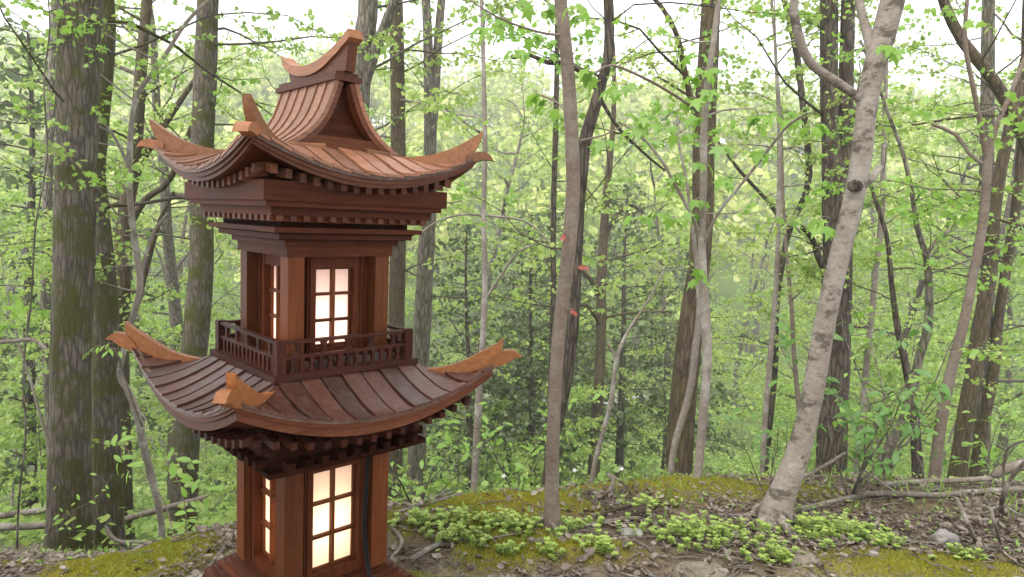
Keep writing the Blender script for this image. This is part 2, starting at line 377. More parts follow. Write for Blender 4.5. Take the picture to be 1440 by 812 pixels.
def hexa(bm, p):                             # eight corners: bottom four, top four
    v = [bm.verts.new(x) for x in p]
    for f in ((3, 2, 1, 0), (4, 5, 6, 7), (0, 1, 5, 4), (1, 2, 6, 5), (2, 3, 7, 6), (3, 0, 4, 7)): bm.faces.new([v[i] for i in f])
def bx(bm, x0, x1, y0, y1, z0, z1):
    hexa(bm, [(x0, y0, z0), (x1, y0, z0), (x1, y1, z0), (x0, y1, z0), (x0, y0, z1), (x1, y0, z1), (x1, y1, z1), (x0, y1, z1)])
def boxme(name, mat, *boxes, bevel=.0011):
    bm = bmesh.new()
    for b in boxes: bx(bm, *b)
    return bmesh_out(bm, name, mat, bevel)
def prism(bm, poly, f0, f1):                 # extrude polygon between two maps
    a = [bm.verts.new(f0(p)) for p in poly]; b = [bm.verts.new(f1(p)) for p in poly]
    bm.faces.new(a); bm.faces.new(b[::-1]); n = len(poly)
    for i in range(n): bm.faces.new([a[i], b[i], b[(i + 1) % n], a[(i + 1) % n]])
def ring(name, ho, hi, z0, z1, mat, parent=None, bevel=.0012):   # four mitred boards round the tower
    bm = bmesh.new()
    hexa(bm, [(hi, -hi, z0), (ho, -ho, z0), (ho, ho, z0), (hi, hi, z0), (hi, -hi, z1), (ho, -ho, z1), (ho, ho, z1), (hi, hi, z1)])
    me = bmesh_out(bm, name, W(mat, 'y'), bevel)
    return [lpart(name, me, parent, k * PI / 2) for k in range(4)]

LOX = -.005                                  # the lower storey stands a few mm off the axis
# stepped plinth
for i, (ho, z0, z1) in enumerate([(.178, -1.012, -1.0035), (.190, -1.0245, -1.012), (.2025, -1.0375, -1.0245), (.217, -1.0515, -1.0375), (.234, -1.12, -1.0515)]):
    ring('plinth_step', ho, .10, z0, z1, 'base')
lpart('floor_board', boxme('floor_board', W('base', 'y'), (-.1, .1, -.1, .1, -1.05, -1.004), bevel=0))

# paper and lamp
t = NT('paper_upper'); tr = t.n('ShaderNodeBsdfTranslucent'); tr.inputs[0].default_value = (.93, .80, .74, 1); df = t.n('ShaderNodeBsdfDiffuse'); df.inputs[0].default_value = (.8, .74, .7, 1)
m = t.n('ShaderNodeMixShader'); m.inputs[0].default_value = .6; t.l(df.outputs[0], m.inputs[1]); t.l(tr.outputs[0], m.inputs[2]); PAPER = t.done(m.outputs[0])
def lamp(z, power, col):
    ld = bpy.data.lights.new('lantern_bulb', 'POINT'); ld.energy = power; ld.color = col; ld.shadow_soft_size = .018
    o = bpy.data.objects.new('lantern_bulb', ld); C.objects.link(o); o.parent = lantern; o.location = (0, 0, ZB + z)

def storey(zb, zt, hp, pw, win_hw, wz0, wz1, rows, pane_x, frame_x, stile, panel_x, kind_post, zrow=None):
    # posts at the four corners
    me = boxme('corner_post', W(kind_post, 'z'), (hp - pw, hp, hp - pw, hp, zb, zt), bevel=.003)
    for k in range(4): lpart('corner_post', me, None, k * PI / 2)
    # per side: two wall panels, window frame, panes, glazing bars
    pan = boxme('wall_panel', W('body', 'z'), (panel_x - .012, panel_x, win_hw + stile - .004, hp - pw + .001, zb, zt))
    pan2 = boxme('wall_panel', W('body', 'z'), (panel_x - .012, panel_x, -(hp - pw + .001), -(win_hw + stile - .004), zb, zt))
    sill_h = wz0 - zb
    fr = boxme('window', W('body', 'z'), (pane_x - .006, frame_x, win_hw, win_hw + stile, zb, zt), (pane_x - .006, frame_x, -win_hw - stile, -win_hw, zb, zt),
               (pane_x - .006, frame_x - .002, -win_hw, win_hw, wz1, zt), (pane_x - .006, frame_x - .002, -win_hw, win_hw, zb, wz0),
               (frame_x, frame_x + .006, win_hw + .016, win_hw + stile - .006, zb, zt - .004), (frame_x, frame_x + .006, -win_hw - stile + .006, -win_hw - .016, zb, zt - .004))
    bar = boxme('glazing_bar', W('post', 'z'), (pane_x + .001, pane_x + .017, -.0045, .0045, wz0, wz1))  # bars in brighter wood: the glow of the panes put into their colour
    rh = (wz1 - wz0) / rows
    hb = [boxme('glazing_bar', W('post', 'y'), (pane_x + .001, pane_x + .0155, -win_hw, win_hw, wz0 + rh * r - .004, wz0 + rh * r + .004)) for r in range(1, rows)]
    edge = boxme('sash', W('post', 'z'), (pane_x + .001, pane_x + .009, win_hw - .006, win_hw, wz0, wz1), (pane_x + .001, pane_x + .009, -win_hw, -win_hw + .006, wz0, wz1),
                 (pane_x + .001, pane_x + .008, -win_hw + .006, win_hw - .006, wz1 - .006, wz1), (pane_x + .001, pane_x + .008, -win_hw + .006, win_hw - .006, wz0, wz0 + .006))
    panes = []
    for r in range(rows):
        for sx in (0, 1):
            y0 = -win_hw if sx == 0 else .0005; y1 = -.0005 if sx == 0 else win_hw
            z0 = wz0 + rh * r + .0005; z1 = wz0 + rh * (r + 1) - .0005
            bm = bmesh.new(); bm.faces.new([bm.verts.new(p) for p in ((pane_x, y0, z0), (pane_x, y1, z0), (pane_x, y1, z1), (pane_x, y0, z1))])
            panes.append(bmesh_out(bm, 'paper_pane', PAPER, 0))
    for k in range(4):
        rz = k * PI / 2
        lpart('wall_panel', pan, None, rz); lpart('wall_panel', pan2, None, rz)
        wn = lpart('window', fr, None, rz)
        lpart('sash', edge, wn)
        lpart('glazing_bar', bar, wn)
        for b in hb: lpart('glazing_bar', b, wn)
        for p in panes: lpart('paper_pane', p, wn)
storey(-1.0035, -.600, .1625, .054, .072, -.974, -.676, 3, .113, .147, .026, .134, 'post')
storey(-.372, -.0718, .154, .045, .0595, -.327, -.105, 3, .097, .125, .026, .116, 'post')
lamp(-.86, .82, (1.0, .70, .40)); lamp(-.27, .62, (1.0, .66, .54))

# ---- roofs
def make_roof(nm, hE, h0, prof, A, gexp, zrim, nb, wmat, rafter, horn, beak, hip_in, cap_w, horn_w, edge_drop):
    hs_ = np.array([p[0] for p in prof]); zs_ = np.array([p[1] for p in prof])
    # smooth interpolation through the profile points
    co = np.polyfit(hs_, zs_, min(4, len(hs_) - 1)); F = lambda h: np.polyval(co, h)
    g = lambda h: np.clip((h - h0) / (hE - h0), 0, 1.2) ** gexp
    Z = lambda h, s: F(h) + A * (np.abs(s) / hE) ** 2 * g(h)
    # the core of the roof is its underside
    mb = MB(); ns = 25; nh = 10
    for k in range(4):
        uu = np.linspace(-1, 1, ns)[None, :]; hh = np.linspace(hip_in, hE - .012, nh)[:, None]
        b = uu * hh; z = Z(hh, b) - .011; x = np.broadcast_to(hh, b.shape)
        c_, s_ = math.cos(k * PI / 2), math.sin(k * PI / 2)
        v = np.stack([x * c_ - b * s_, x * s_ + b * c_, z], -1).reshape(-1, 3)
        ii = np.arange(nh - 1)[:, None] * ns; jj = np.arange(ns - 1)[None, :]
        f = np.stack([ii + jj, ii + jj + 1, ii + ns + jj + 1, ii + ns + jj], -1).reshape(-1, 4)
        mb.add(v, [f])
    roof = link(nm, mb.mesh(nm, [W('body', 'y')]), lantern, (0, 0, ZB))
    pitch = 2 * hE / nb
    for i, mir in [(i, m) for i in range(nb) for m in (0, 1)]:
        b0 = -hE + i * pitch + .0016; b1 = b0 + pitch - .0032
        bm = bmesh.new(); rows = 12; T = .0075
        grid = []
        for kk, b in enumerate((b0, (b0 + b1) / 2, b1)):
            hs0 = max(hip_in, abs(b) * .995); col = []
            lift = ((.0042, .0024, .0), (.0, .0024, .0042))[mir][kk] + .0014 * math.sin(i * 2.4)
            for r in range(rows + 1):
                h = hs0 + (hE + .002 - hs0) * r / rows
                col.append((bm.verts.new((h, b, float(Z(h, b)) + lift)), bm.verts.new((h, b, float(Z(h, b)) + lift - T))))
            grid.append(col)
        for kk in range(2):
            for r in range(rows):
                a_, b_, c_, d_ = grid[kk][r], grid[kk][r + 1], grid[kk + 1][r + 1], grid[kk + 1][r]
                bm.faces.new([a_[0], b_[0], c_[0], d_[0]]); bm.faces.new([d_[1], c_[1], b_[1], a_[1]])
            for r in (0, rows):
                a_, b_ = grid[kk][r], grid[kk + 1][r]; bm.faces.new([a_[0], b_[0], b_[1], a_[1]])
        for kk in (0, 2):
            for r in range(rows):
                a_, b_ = grid[kk][r], grid[kk][r + 1]; bm.faces.new([a_[0], a_[1], b_[1], b_[0]])
        me = bmesh_out(bm, 'roof_board', W(wmat, 'x'), 0)
        for p in me.polygons: p.use_smooth = False
        for k in (mir, mir + 2): lpart('roof_board', me, roof, k * PI / 2)
    # eave rim and two fascia boards, each curved up at the corners
    def curved(name, mat, ho, hi, top, bot, n=28):
        bm = bmesh.new(); prev = None
        for i in range(n + 1):
            uu = -1 + 2 * i / n
            e = A * uu * uu
            cur = [bm.verts.new((ho, uu * ho, zrim + e + top)), bm.verts.new((ho, uu * ho, zrim + e + bot)), bm.verts.new((hi, uu * hi, zrim + e * (hi / ho) + bot)), bm.verts.new((hi, uu * hi, zrim + e * (hi / ho) + top))]
            if prev:
                for q in range(4): bm.faces.new([prev[q], cur[q], cur[(q + 1) % 4], prev[(q + 1) % 4]])
            else: bm.faces.new(cur[::-1])
            prev = cur
        bm.faces.new(prev)
        me = bmesh_out(bm, name, W(mat, 'y'), .0008)
        for k in range(4): lpart(name, me, roof, k * PI / 2)
    curved('eave_rim', 'rim', hE, hE - .016, .0060, -.004)
    curved('fascia_board', 'fascia', hE - .006, hE - .018, -.004, -.0150)
    curved('fascia_board', 'fascia', hE - .012, hE - .026, -.0150, -.0150 - edge_drop)
    # soffit boards between the fascia and the rafters
    rin0, zc0, zk0, rt0_ = rafter[0][1], rafter[0][5], rafter[0][6], rafter[0][7]
    sm = MB(); nsf = 31; nhf = 6; ho_ = hE - .024
    uu = np.linspace(-1, 1, nsf)[None, :]; hh = np.linspace(rin0, ho_, nhf)[:, None]; b = uu * hh; tq = (hh - rin0) / (ho_ - rin0)
    zi_ = zc0 + rt0_ + .001 + zk0 * b * b; zo_ = zrim + A * (uu ** 2) * (ho_ / hE) - .0150 - edge_drop + .002
    zz = zi_ * (1 - tq) + zo_ * tq
    ii = np.arange(nhf - 1)[:, None] * nsf; jj = np.arange(nsf - 1)[None, :]
    sm.add(np.stack([np.broadcast_to(hh, b.shape), b, zz], -1).reshape(-1, 3), [np.stack([ii + jj, ii + jj + 1, ii + nsf + jj + 1, ii + nsf + jj], -1).reshape(-1, 4)])
    me = sm.mesh('soffit', [W('body', 'y')])
    for k in range(4): lpart('soffit', me, roof, k * PI / 2)
    # rafters
    for (rh, rin, n, sp, rw, zc, zk, rt_) in rafter:
        for i in range(n):
            b = (i - (n - 1) / 2) * sp; ri = max(rin, abs(b) + .008); zt = zc + zk * b * b
            zi = zt + .006
            bm = bmesh.new(); hexa(bm, [(ri, b - rw / 2, zi), (rh, b - rw / 2, zt), (rh, b + rw / 2, zt), (ri, b + rw / 2, zi), (ri, b - rw / 2, zi + rt_), (rh, b - rw / 2, zt + rt_), (rh, b + rw / 2, zt + rt_), (ri, b + rw / 2, zi + rt_)])
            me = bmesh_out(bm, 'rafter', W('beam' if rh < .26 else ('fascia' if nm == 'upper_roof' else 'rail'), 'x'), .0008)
            for k in range(4): lpart('rafter', me, roof, k * PI / 2)
    # hip horns (boards standing on the diagonals) and the beak caps under them
    d = lambda p, w_: (p[0] - w_ / math.sqrt(2), p[0] + w_ / math.sqrt(2), p[1])
    def dens(pl):
        pl = np.array(pl); out = []
        for i in range(len(pl) - 1):
            p0 = pl[max(i - 1, 0)]; p1 = pl[i]; p2 = pl[i + 1]; p3 = pl[min(i + 2, len(pl) - 1)]
            for s in np.arange(0, 1, .25):
                out.append(.5 * ((2 * p1) + (-p0 + p2) * s + (2 * p0 - 5 * p1 + 4 * p2 - p3) * s * s + (-p0 + 3 * p1 - 3 * p2 + p3) * s ** 3))
        out.append(pl[-1]); return [tuple(x) for x in out]
    top, outer, dend = horn
    dtop = dens(top); dout = dens(outer)
    bot = [(h, float(Z(h, h)) - .006) for h in np.linspace(outer[-1][0], top[0][0], 10)]
    poly = dtop + dout[1:] + bot
    bm = bmesh.new(); hw = horn_w / 2
    # split as a strip: top curve against hip line, so the faces stay flat quads
    def strip(bm, up, lo, hw):
        n = len(up); rowsv = []
        for a_, b_ in zip(up, lo):
            rowsv.append([bm.verts.new(d(a_, hw)), bm.verts.new(d(a_, -hw)), bm.verts.new(d(b_, -hw)), bm.verts.new(d(b_, hw))])
        for i in range(n - 1):
            p_, c_ = rowsv[i], rowsv[i + 1]
            for q in range(4): bm.faces.new([p_[q], c_[q], c_[(q + 1) % 4], p_[(q + 1) % 4]])
        bm.faces.new(rowsv[0][::-1]); bm.faces.new(rowsv[-1])
    upc = dtop; n = len(upc)
    lod = []
    tip = top[-1]; obase = outer[-1]
    xs = np.linspace(top[0][0], obase[0], 14)
    # lower chain: along the hip, then up the concave outer edge to the tip
    low = [(x, float(Z(x, x)) - .007) for x in xs] + [p for p in dens(outer[::-1])[1:]]
    def resample(ch, n):
        ch = np.array(ch); s = np.concatenate([[0], np.cumsum(np.linalg.norm(np.diff(ch, axis=0), axis=1))]); q = np.linspace(0, s[-1], n)
        return list(zip(np.interp(q, s, ch[:, 0]), np.interp(q, s, ch[:, 1])))
    upr = resample(dtop, 30); lor = resample(low, 30); lor[-1] = (lor[-1][0] - .0008, lor[-1][1] - .001)
    strip(bm, upr, lor, hw)
    me = bmesh_out(bm, 'hip_horn', W('golden', 'y') if nm == 'lower_roof' else W('golden_top', 'y'), .0008)
    for k in range(4): lpart('hip_horn', me, roof, k * PI / 2)
    bm = bmesh.new(); up_, lo_ = beak
    strip(bm, resample(dens(up_), 16), resample(dens(lo_), 16), cap_w / 2)
    me = bmesh_out(bm, 'corner_cap', W('golden', 'y') if nm == 'lower_roof' else W('golden_top', 'y'), .0008)
    for k in range(4): lpart('corner_cap', me, roof, k * PI / 2)
    return roof, Z, F

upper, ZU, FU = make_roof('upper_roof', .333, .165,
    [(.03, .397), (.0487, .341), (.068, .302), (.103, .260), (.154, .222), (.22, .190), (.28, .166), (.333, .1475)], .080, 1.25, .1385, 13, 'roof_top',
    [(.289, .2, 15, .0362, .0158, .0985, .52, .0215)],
    ([(.1565, .2155), (.181, .2135), (.206, .2155), (.231, .221), (.2555, .230), (.280, .2435), (.304, .262), (.3285, .284), (.3385, .2935)],
     [(.3385, .2935), (.335, .273), (.328, .250), (.316, .2215)], None),
    ([(.306, .222), (.322, .232), (.337, .2355), (.348, .2325), (.3562, .2245), (.3625, .2105)], [(.306, .205), (.322, .2065), (.337, .2115), (.348, .2135), (.3562, .213), (.3617, .2095)]),
    .165, .034, .021, .0105)
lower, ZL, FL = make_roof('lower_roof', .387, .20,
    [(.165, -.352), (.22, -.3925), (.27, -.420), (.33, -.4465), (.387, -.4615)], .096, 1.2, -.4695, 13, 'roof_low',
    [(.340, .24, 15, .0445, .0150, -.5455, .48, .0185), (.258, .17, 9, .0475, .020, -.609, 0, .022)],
    ([(.196, -.398), (.222, -.3985), (.250, -.3965), (.282, -.3875), (.317, -.3675), (.351, -.3400), (.380, -.3160), (.3965, -.298)],
     [(.3965, -.298), (.392, -.335), (.384, -.358), (.374, -.3765)], None),
    ([(.368, -.374), (.379, -.350), (.391, -.338), (.407, -.3315), (.4205, -.334), (.4345, -.351)], [(.368, -.388), (.379, -.384), (.391, -.379), (.407, -.368), (.4205, -.3545), (.4335, -.3525)]),
    .165, .028, .020, .024)
# brackets between the lower storey and its roof
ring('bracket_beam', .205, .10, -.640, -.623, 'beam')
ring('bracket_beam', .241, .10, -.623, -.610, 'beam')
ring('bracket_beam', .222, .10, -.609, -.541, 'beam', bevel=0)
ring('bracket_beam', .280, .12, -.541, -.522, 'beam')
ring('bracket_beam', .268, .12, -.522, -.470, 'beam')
# balcony round the upper storey
ring('balcony_board', .2195, .10, -.3845, -.3690, 'rail')
RH = .2075; PW = .0125
me = boxme('balcony_post', W('rail', 'z'), (RH - 2 * PW, RH, RH - 2 * PW, RH, -.369, -.2815), bevel=.0015)
for k in range(4): lpart('balcony_post', me, None, k * PI / 2)
L_ = RH - 2 * PW
for nm_, z0, z1, x0, x1 in (('balcony_rail', -.2925, -.2845, RH - .0205, RH - .0045), ('balcony_rail', -.3315, -.3245, RH - .019, RH - .006)):
    me = boxme(nm_, W('rail', 'y'), (x0, x1, -L_, L_, z0, z1), bevel=.0013)
    for k in range(4): lpart(nm_, me, None, k * PI / 2)
def spool(name, z0, z1, wy, wx, waist):
    bm = bmesh.new(); n = 10; prev = None
    for i in range(n + 1):
        t_ = i / n; s_ = waist + (1 - waist) * abs(2 * t_ - 1) ** 2.2
        hy = wy * s_ / 2; z = z0 + (z1 - z0) * t_
        cur = [bm.verts.new(p) for p in ((-wx / 2, -hy, z), (wx / 2, -hy, z), (wx / 2, hy, z), (-wx / 2, hy, z))]
        if prev:
            for q in range(4): bm.faces.new([prev[q], prev[(q + 1) % 4], cur[(q + 1) % 4], cur[q]])
        else: bm.faces.new(cur[::-1])
        prev = cur
    bm.faces.new(prev); return bmesh_out(bm, name, W('rail', 'z'), 0)
def row_of(me, n, sp, r):
    for k in range(4):
        for i in range(n):
            y = (i - (n - 1) / 2) * sp; c_, s_ = math.cos(k * PI / 2), math.sin(k * PI / 2)
            o = link('baluster', me, lantern, (r * c_ - y * s_, r * s_ + y * c_, ZB), k * PI / 2)
row_of(spool('baluster', -.369, -.3315, .0160, .010, .50), 13, .0268, RH - .0125)
row_of(spool('baluster', -.3245, -.2925, .0215, .010, .45), 5, .0725, RH - .0125)
# plates stepping out under the upper roof
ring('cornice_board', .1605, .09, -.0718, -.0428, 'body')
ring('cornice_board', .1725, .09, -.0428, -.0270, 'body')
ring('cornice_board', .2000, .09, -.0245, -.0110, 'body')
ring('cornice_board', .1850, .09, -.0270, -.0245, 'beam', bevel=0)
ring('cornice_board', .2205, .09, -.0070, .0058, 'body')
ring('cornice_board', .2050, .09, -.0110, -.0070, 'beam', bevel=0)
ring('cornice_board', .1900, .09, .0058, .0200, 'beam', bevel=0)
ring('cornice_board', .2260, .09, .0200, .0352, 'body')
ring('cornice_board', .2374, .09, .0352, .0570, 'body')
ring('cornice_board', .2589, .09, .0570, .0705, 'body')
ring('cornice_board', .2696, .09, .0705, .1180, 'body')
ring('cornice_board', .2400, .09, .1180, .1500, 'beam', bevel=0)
me = boxme('dentil', W('fascia', 'x'), (.226, .2345, -.0078, .0078, .0222, .0350), bevel=.0008)
for k in range(4):
    for i in range(13):
        y = (i - 6) * .0357; c_, s_ = math.cos(k * PI / 2), math.sin(k * PI / 2)
        link('dentil', me, lantern, (-y * s_, y * c_, ZB), k * PI / 2)
# gabled top of the upper roof: two slopes of seven boards, ridge along x
GP = [(.0300, .3970), (.0385, .3690), (.0487, .3410), (.0575, .3200), (.068, .3005), (.084, .2780), (.103, .2590), (.128, .2390), (.154, .2230), (.170, .2140)]
def slope_board(x0, x1, T=.0075, lift0=.0032, lift1=0.0, y_in=0.0, name='gable_board', mat=None, drop=0.0):
    bm = bmesh.new(); prev = None
    gp = np.array(GP); tg = np.gradient(gp, axis=0); tg /= np.linalg.norm(tg, axis=1)[:, None]; nr = np.stack([-tg[:, 1], tg[:, 0]], -1); nr *= np.sign(nr[:, :1])
    for p, n_ in zip(gp, nr):
        a_ = p + n_ * lift0 - n_ * drop; b_ = p + n_ * lift1 - n_ * drop; c_ = p - n_ * (T + drop)
        cur = [bm.verts.new((x0, a_[0], a_[1])), bm.verts.new((x1, b_[0], b_[1])), bm.verts.new((x1, c_[0], c_[1])), bm.verts.new((x0, c_[0], c_[1]))]
        if prev:
            for q in range(4): bm.faces.new([prev[q], cur[q], cur[(q + 1) % 4], prev[(q + 1) % 4]])
        else: bm.faces.new(cur[::-1])
        prev = cur
    bm.faces.new(prev); return bmesh_out(bm, name, mat or W('roof_top', 'y'), 0)
xs_ = [-.169, -.1484, -.0935, -.0408, .0131, .0708, .1231, .171]
for i in range(7):
    me = slope_board(xs_[i] + .001, xs_[i + 1] - .001, lift0=.0, lift1=.0040)
    me2 = slope_board(-xs_[i + 1] + .001, -xs_[i] - .001, lift0=.0040, lift1=.0)
    lpart('roof_board', me, upper, 0); lpart('roof_board', me2, upper, PI)
# verge boards at the two gable ends, gable wall of horizontal boards, frame
vb = slope_board(.146, .168, T=.014, lift0=0, name='verge_board', mat=W('fascia', 'y'), drop=.0077)
vb2 = slope_board(-.168, -.146, T=.014, lift0=0, name='verge_board', mat=W('fascia', 'y'), drop=.0077)
for rz in (0, PI): lpart('verge_board', vb, upper, rz); lpart('verge_board', vb2, upper, rz)
gy = lambda z: float(np.interp(z, [p[1] for p in GP[::-1]], [p[0] for p in GP[::-1]]))
for (z0, z1) in ((.222, .258), (.2585, .292), (.2925, .328), (.3285, .396)):
    bm = bmesh.new(); y0, y1 = gy(z0) - .006, gy(z1) - .006
    hexa(bm, [(.116, -y0, z0), (.130, -y0, z0), (.130, y0, z0), (.116, y0, z0), (.116, -y1, z1), (.130, -y1, z1), (.130, y1, z1), (.116, y1, z1)])
    me = bmesh_out(bm, 'gable_panel', W('body', 'y'), .0006)
    for rz in (0, PI): lpart('gable_panel', me, upper, rz)
# inner frame of the gable triangle: foot beam and two raking pieces
bm = bmesh.new(); hexa(bm, [(.127, -.136, .2095), (.1655, -.136, .2125), (.1655, .136, .2125), (.127, .136, .2095), (.127, -.108, .2475), (.1655, -.108, .2475), (.1655, .108, .2475), (.127, .108, .2475)])
foot = bmesh_out(bm, 'gable_beam', W('post', 'y'), .001)
bm = bmesh.new(); prev = None
for z in np.linspace(.2478, .385, 12):
    yo = gy(z) - .013; yi = max(yo - (.020 - .006 * (z - .2478) / .137), .0006)
    cur = [bm.verts.new(p) for p in ((.1275, yi, z), (.150, yi, z), (.150, yo, z), (.1275, yo, z))]
    if prev:
        for q in range(4): bm.faces.new([prev[q], cur[q], cur[(q + 1) % 4], prev[(q + 1) % 4]])
    else: bm.faces.new(cur[::-1])
    prev = cur
bm.faces.new(prev); rake = bmesh_out(bm, 'gable_rake', W('post', 'z'), .0008)
rake2 = rake.copy()
rm = bmesh.new(); rm.from_mesh(rake); bmesh.ops.scale(rm, vec=(1, -1, 1), verts=rm.verts); bmesh.ops.reverse_faces(rm, faces=rm.faces); rm.to_mesh(rake2); rm.free()
for rz in (0, PI):
    lpart('gable_beam', foot, upper, rz); lpart('gable_rake', rake, upper, rz); lpart('gable_rake', rake2, upper, rz)
# golden fillets where the skirt meets the gable foot
bm = bmesh.new(); hexa(bm, [(.1665, .060, .2105), (.178, .060, .2085), (.182, .170, .203), (.1695, .170, .208), (.1665, .060, .2275), (.178, .064, .2215), (.184, .176, .2165), (.1695, .170, .219)])
fl = bmesh_out(bm, 'skirt_fillet', W('golden_top', 'y'), .0006)
bm = bmesh.new(); bm.from_mesh(fl); bmesh.ops.scale(bm, vec=(1, -1, 1), verts=bm.verts); fl2 = bmesh_out(bm, 'skirt_fillet', W('golden_top', 'y'), 0)
for rz in (0, PI): lpart('skirt_fillet', fl, upper, rz); lpart('skirt_fillet', fl2, upper, rz)
# ridge: two plates, the dark web and the upswept cap
lpart('ridge_plate', boxme('ridge_plate', W('fascia', 'x'), (-.1772, .1772, -.0405, .0405, .3950, .4085), bevel=.0012), upper)
lpart('ridge_plate', boxme('ridge_plate', W('fascia', 'x'), (-.169, .169, -.0335, .0335, .4085, .4195), bevel=.0012), upper)
cap_lo = [(-.169, .474), (-.146, .459), (-.1216, .448), (-.094, .4395), (-.0656, .4340), (-.033, .4310), (-.0014, .4308), (.030, .4335), (.0595, .4395), (.089, .448), (.1173, .4590), (.146, .469), (.175, .482), (.196, .492), (.214, .500)]
cap_hi = [(-.1870, .507), (-.165, .4925), (-.140, .481), (-.112, .4715), (-.080, .4645), (-.045, .4610), (-.010, .4600), (.025, .4625), (.058, .4680), (.090, .4760), (.120, .4850), (.146, .4945), (.170, .5045), (.190, .5140), (.207, .5225)]
bm = bmesh.new(); prev = None
for a_, b_ in zip(cap_hi, cap_lo):
    cur = [bm.verts.new((a_[0], -.021, a_[1])), bm.verts.new((a_[0], .021, a_[1])), bm.verts.new((b_[0], .021, b_[1])), bm.verts.new((b_[0], -.021, b_[1]))]
    if prev:
        for q in range(4): bm.faces.new([prev[q], cur[q], cur[(q + 1) % 4], prev[(q + 1) % 4]])
    else: bm.faces.new(cur[::-1])
    prev = cur
bm.faces.new(prev); lpart('ridge_cap', bmesh_out(bm, 'ridge_cap', W('golden_top', 'x'), .0012), upper)
bm = bmesh.new(); prev = None
web = [(-.150, -.132), (-.135, -.121)] + [(x, x) for x in (-.1, -.066, -.033, 0, .03, .06, .09, .117)] + [(.146, .140), (.172, .160), (.198, .184)]
zl = lambda x: float(np.interp(x, [p[0] for p in cap_lo], [p[1] for p in cap_lo]))
for xt, xb in web:
    cur = [bm.verts.new((xt, -.014, zl(xt) + .002)), bm.verts.new((xt, .014, zl(xt) + .002)), bm.verts.new((xb, .014, .4196)), bm.verts.new((xb, -.014, .4196))]
    if prev:
        for q in range(4): bm.faces.new([prev[q], cur[q], cur[(q + 1) % 4], prev[(q + 1) % 4]])
    else: bm.faces.new(cur[::-1])
    prev = cur
bm.faces.new(prev); lpart('ridge_web', bmesh_out(bm, 'ridge_web', W('fascia', 'x'), .0008), upper)
# power cord hanging in front of the lower window frame: its own thing
t = NT('black_rubber'); RUB = t.done(t.bsdf((.008, .008, .009), .5, None, .2))
cm = MB(); cz = [-.60, -.66, -.70, -.76, -.82, -.88, -.94, -1.0, -1.02, -1.04, -1.06]
cyy = [.073, .075, .077, .0755, .0715, .073, .078, .083, .085, .087, .089]; cxx = [.19, .182, .177, .175, .1735, .174, .178, .1865, .1985, .2115, .225]
cm.tube(np.stack([cxx, cyy, cz], -1), .0034, 8); cm.tube(np.stack([np.array(cxx) + .001, np.array(cyy) + .0066, cz], -1), .0034, 8)
cord = cm.build('power_cord', [RUB], None, True, (lo[0], lo[1], LH)); cord.rotation_euler = (0, 0, LTH)
tag(cord, 'black power cord hanging down beside the lower window of the lantern', 'cord')
# ------------------------------------------------------------------ trees
RNG = np.random.default_rng(11)
DIAM = (np.array([[0, 0, 0], [.22, .34, .03], [.62, .40, -.02], [1.0, 0, -.10], [.62, -.40, -.02], [.22, -.34, .03], [.5, 0, .05]]), [[0, 1, 2, 6], [2, 3, 6], [6, 3, 4], [0, 6, 4, 5]])
MAPLE = (np.array([[0, 0, 0], [.10, .16, .0], [.06, .48, -.05], [.34, .28, .02], [.62, .52, -.06], [.62, .20, .03], [1.0, 0, -.08],
                   [.62, -.20, .03], [.62, -.52, -.06], [.34, -.28, .02], [.06, -.48, -.05], [.10, -.16, .0], [.30, 0, .03]]),
         [[12, i, i + 1] for i in range(0, 11)] + [[12, 11, 0]])
OVAL = (np.array([[0, 0, 0], [.25, .17, .03], [.55, .21, .035], [.82, .12, .01], [1.0, 0, -.05], [.82, -.12, .01], [.55, -.21, .035], [.25, -.17, .03], [.4, 0, -.01], [.7, 0, -.015]]),
        [[0, 1, 8], [1, 2, 8], [2, 9, 8], [2, 3, 9], [3, 4, 9], [4, 5, 9], [5, 6, 9], [6, 8, 9], [6, 7, 8], [7, 0, 8]])
CLUMP = (np.array([[-.5, -.1, 0], [-.1, -.5, .08], [.45, -.25, -.05], [.5, .2, .05], [.05, .5, -.06], [-.42, .3, .04]]), [[0, 1, 2, 3, 4, 5]])

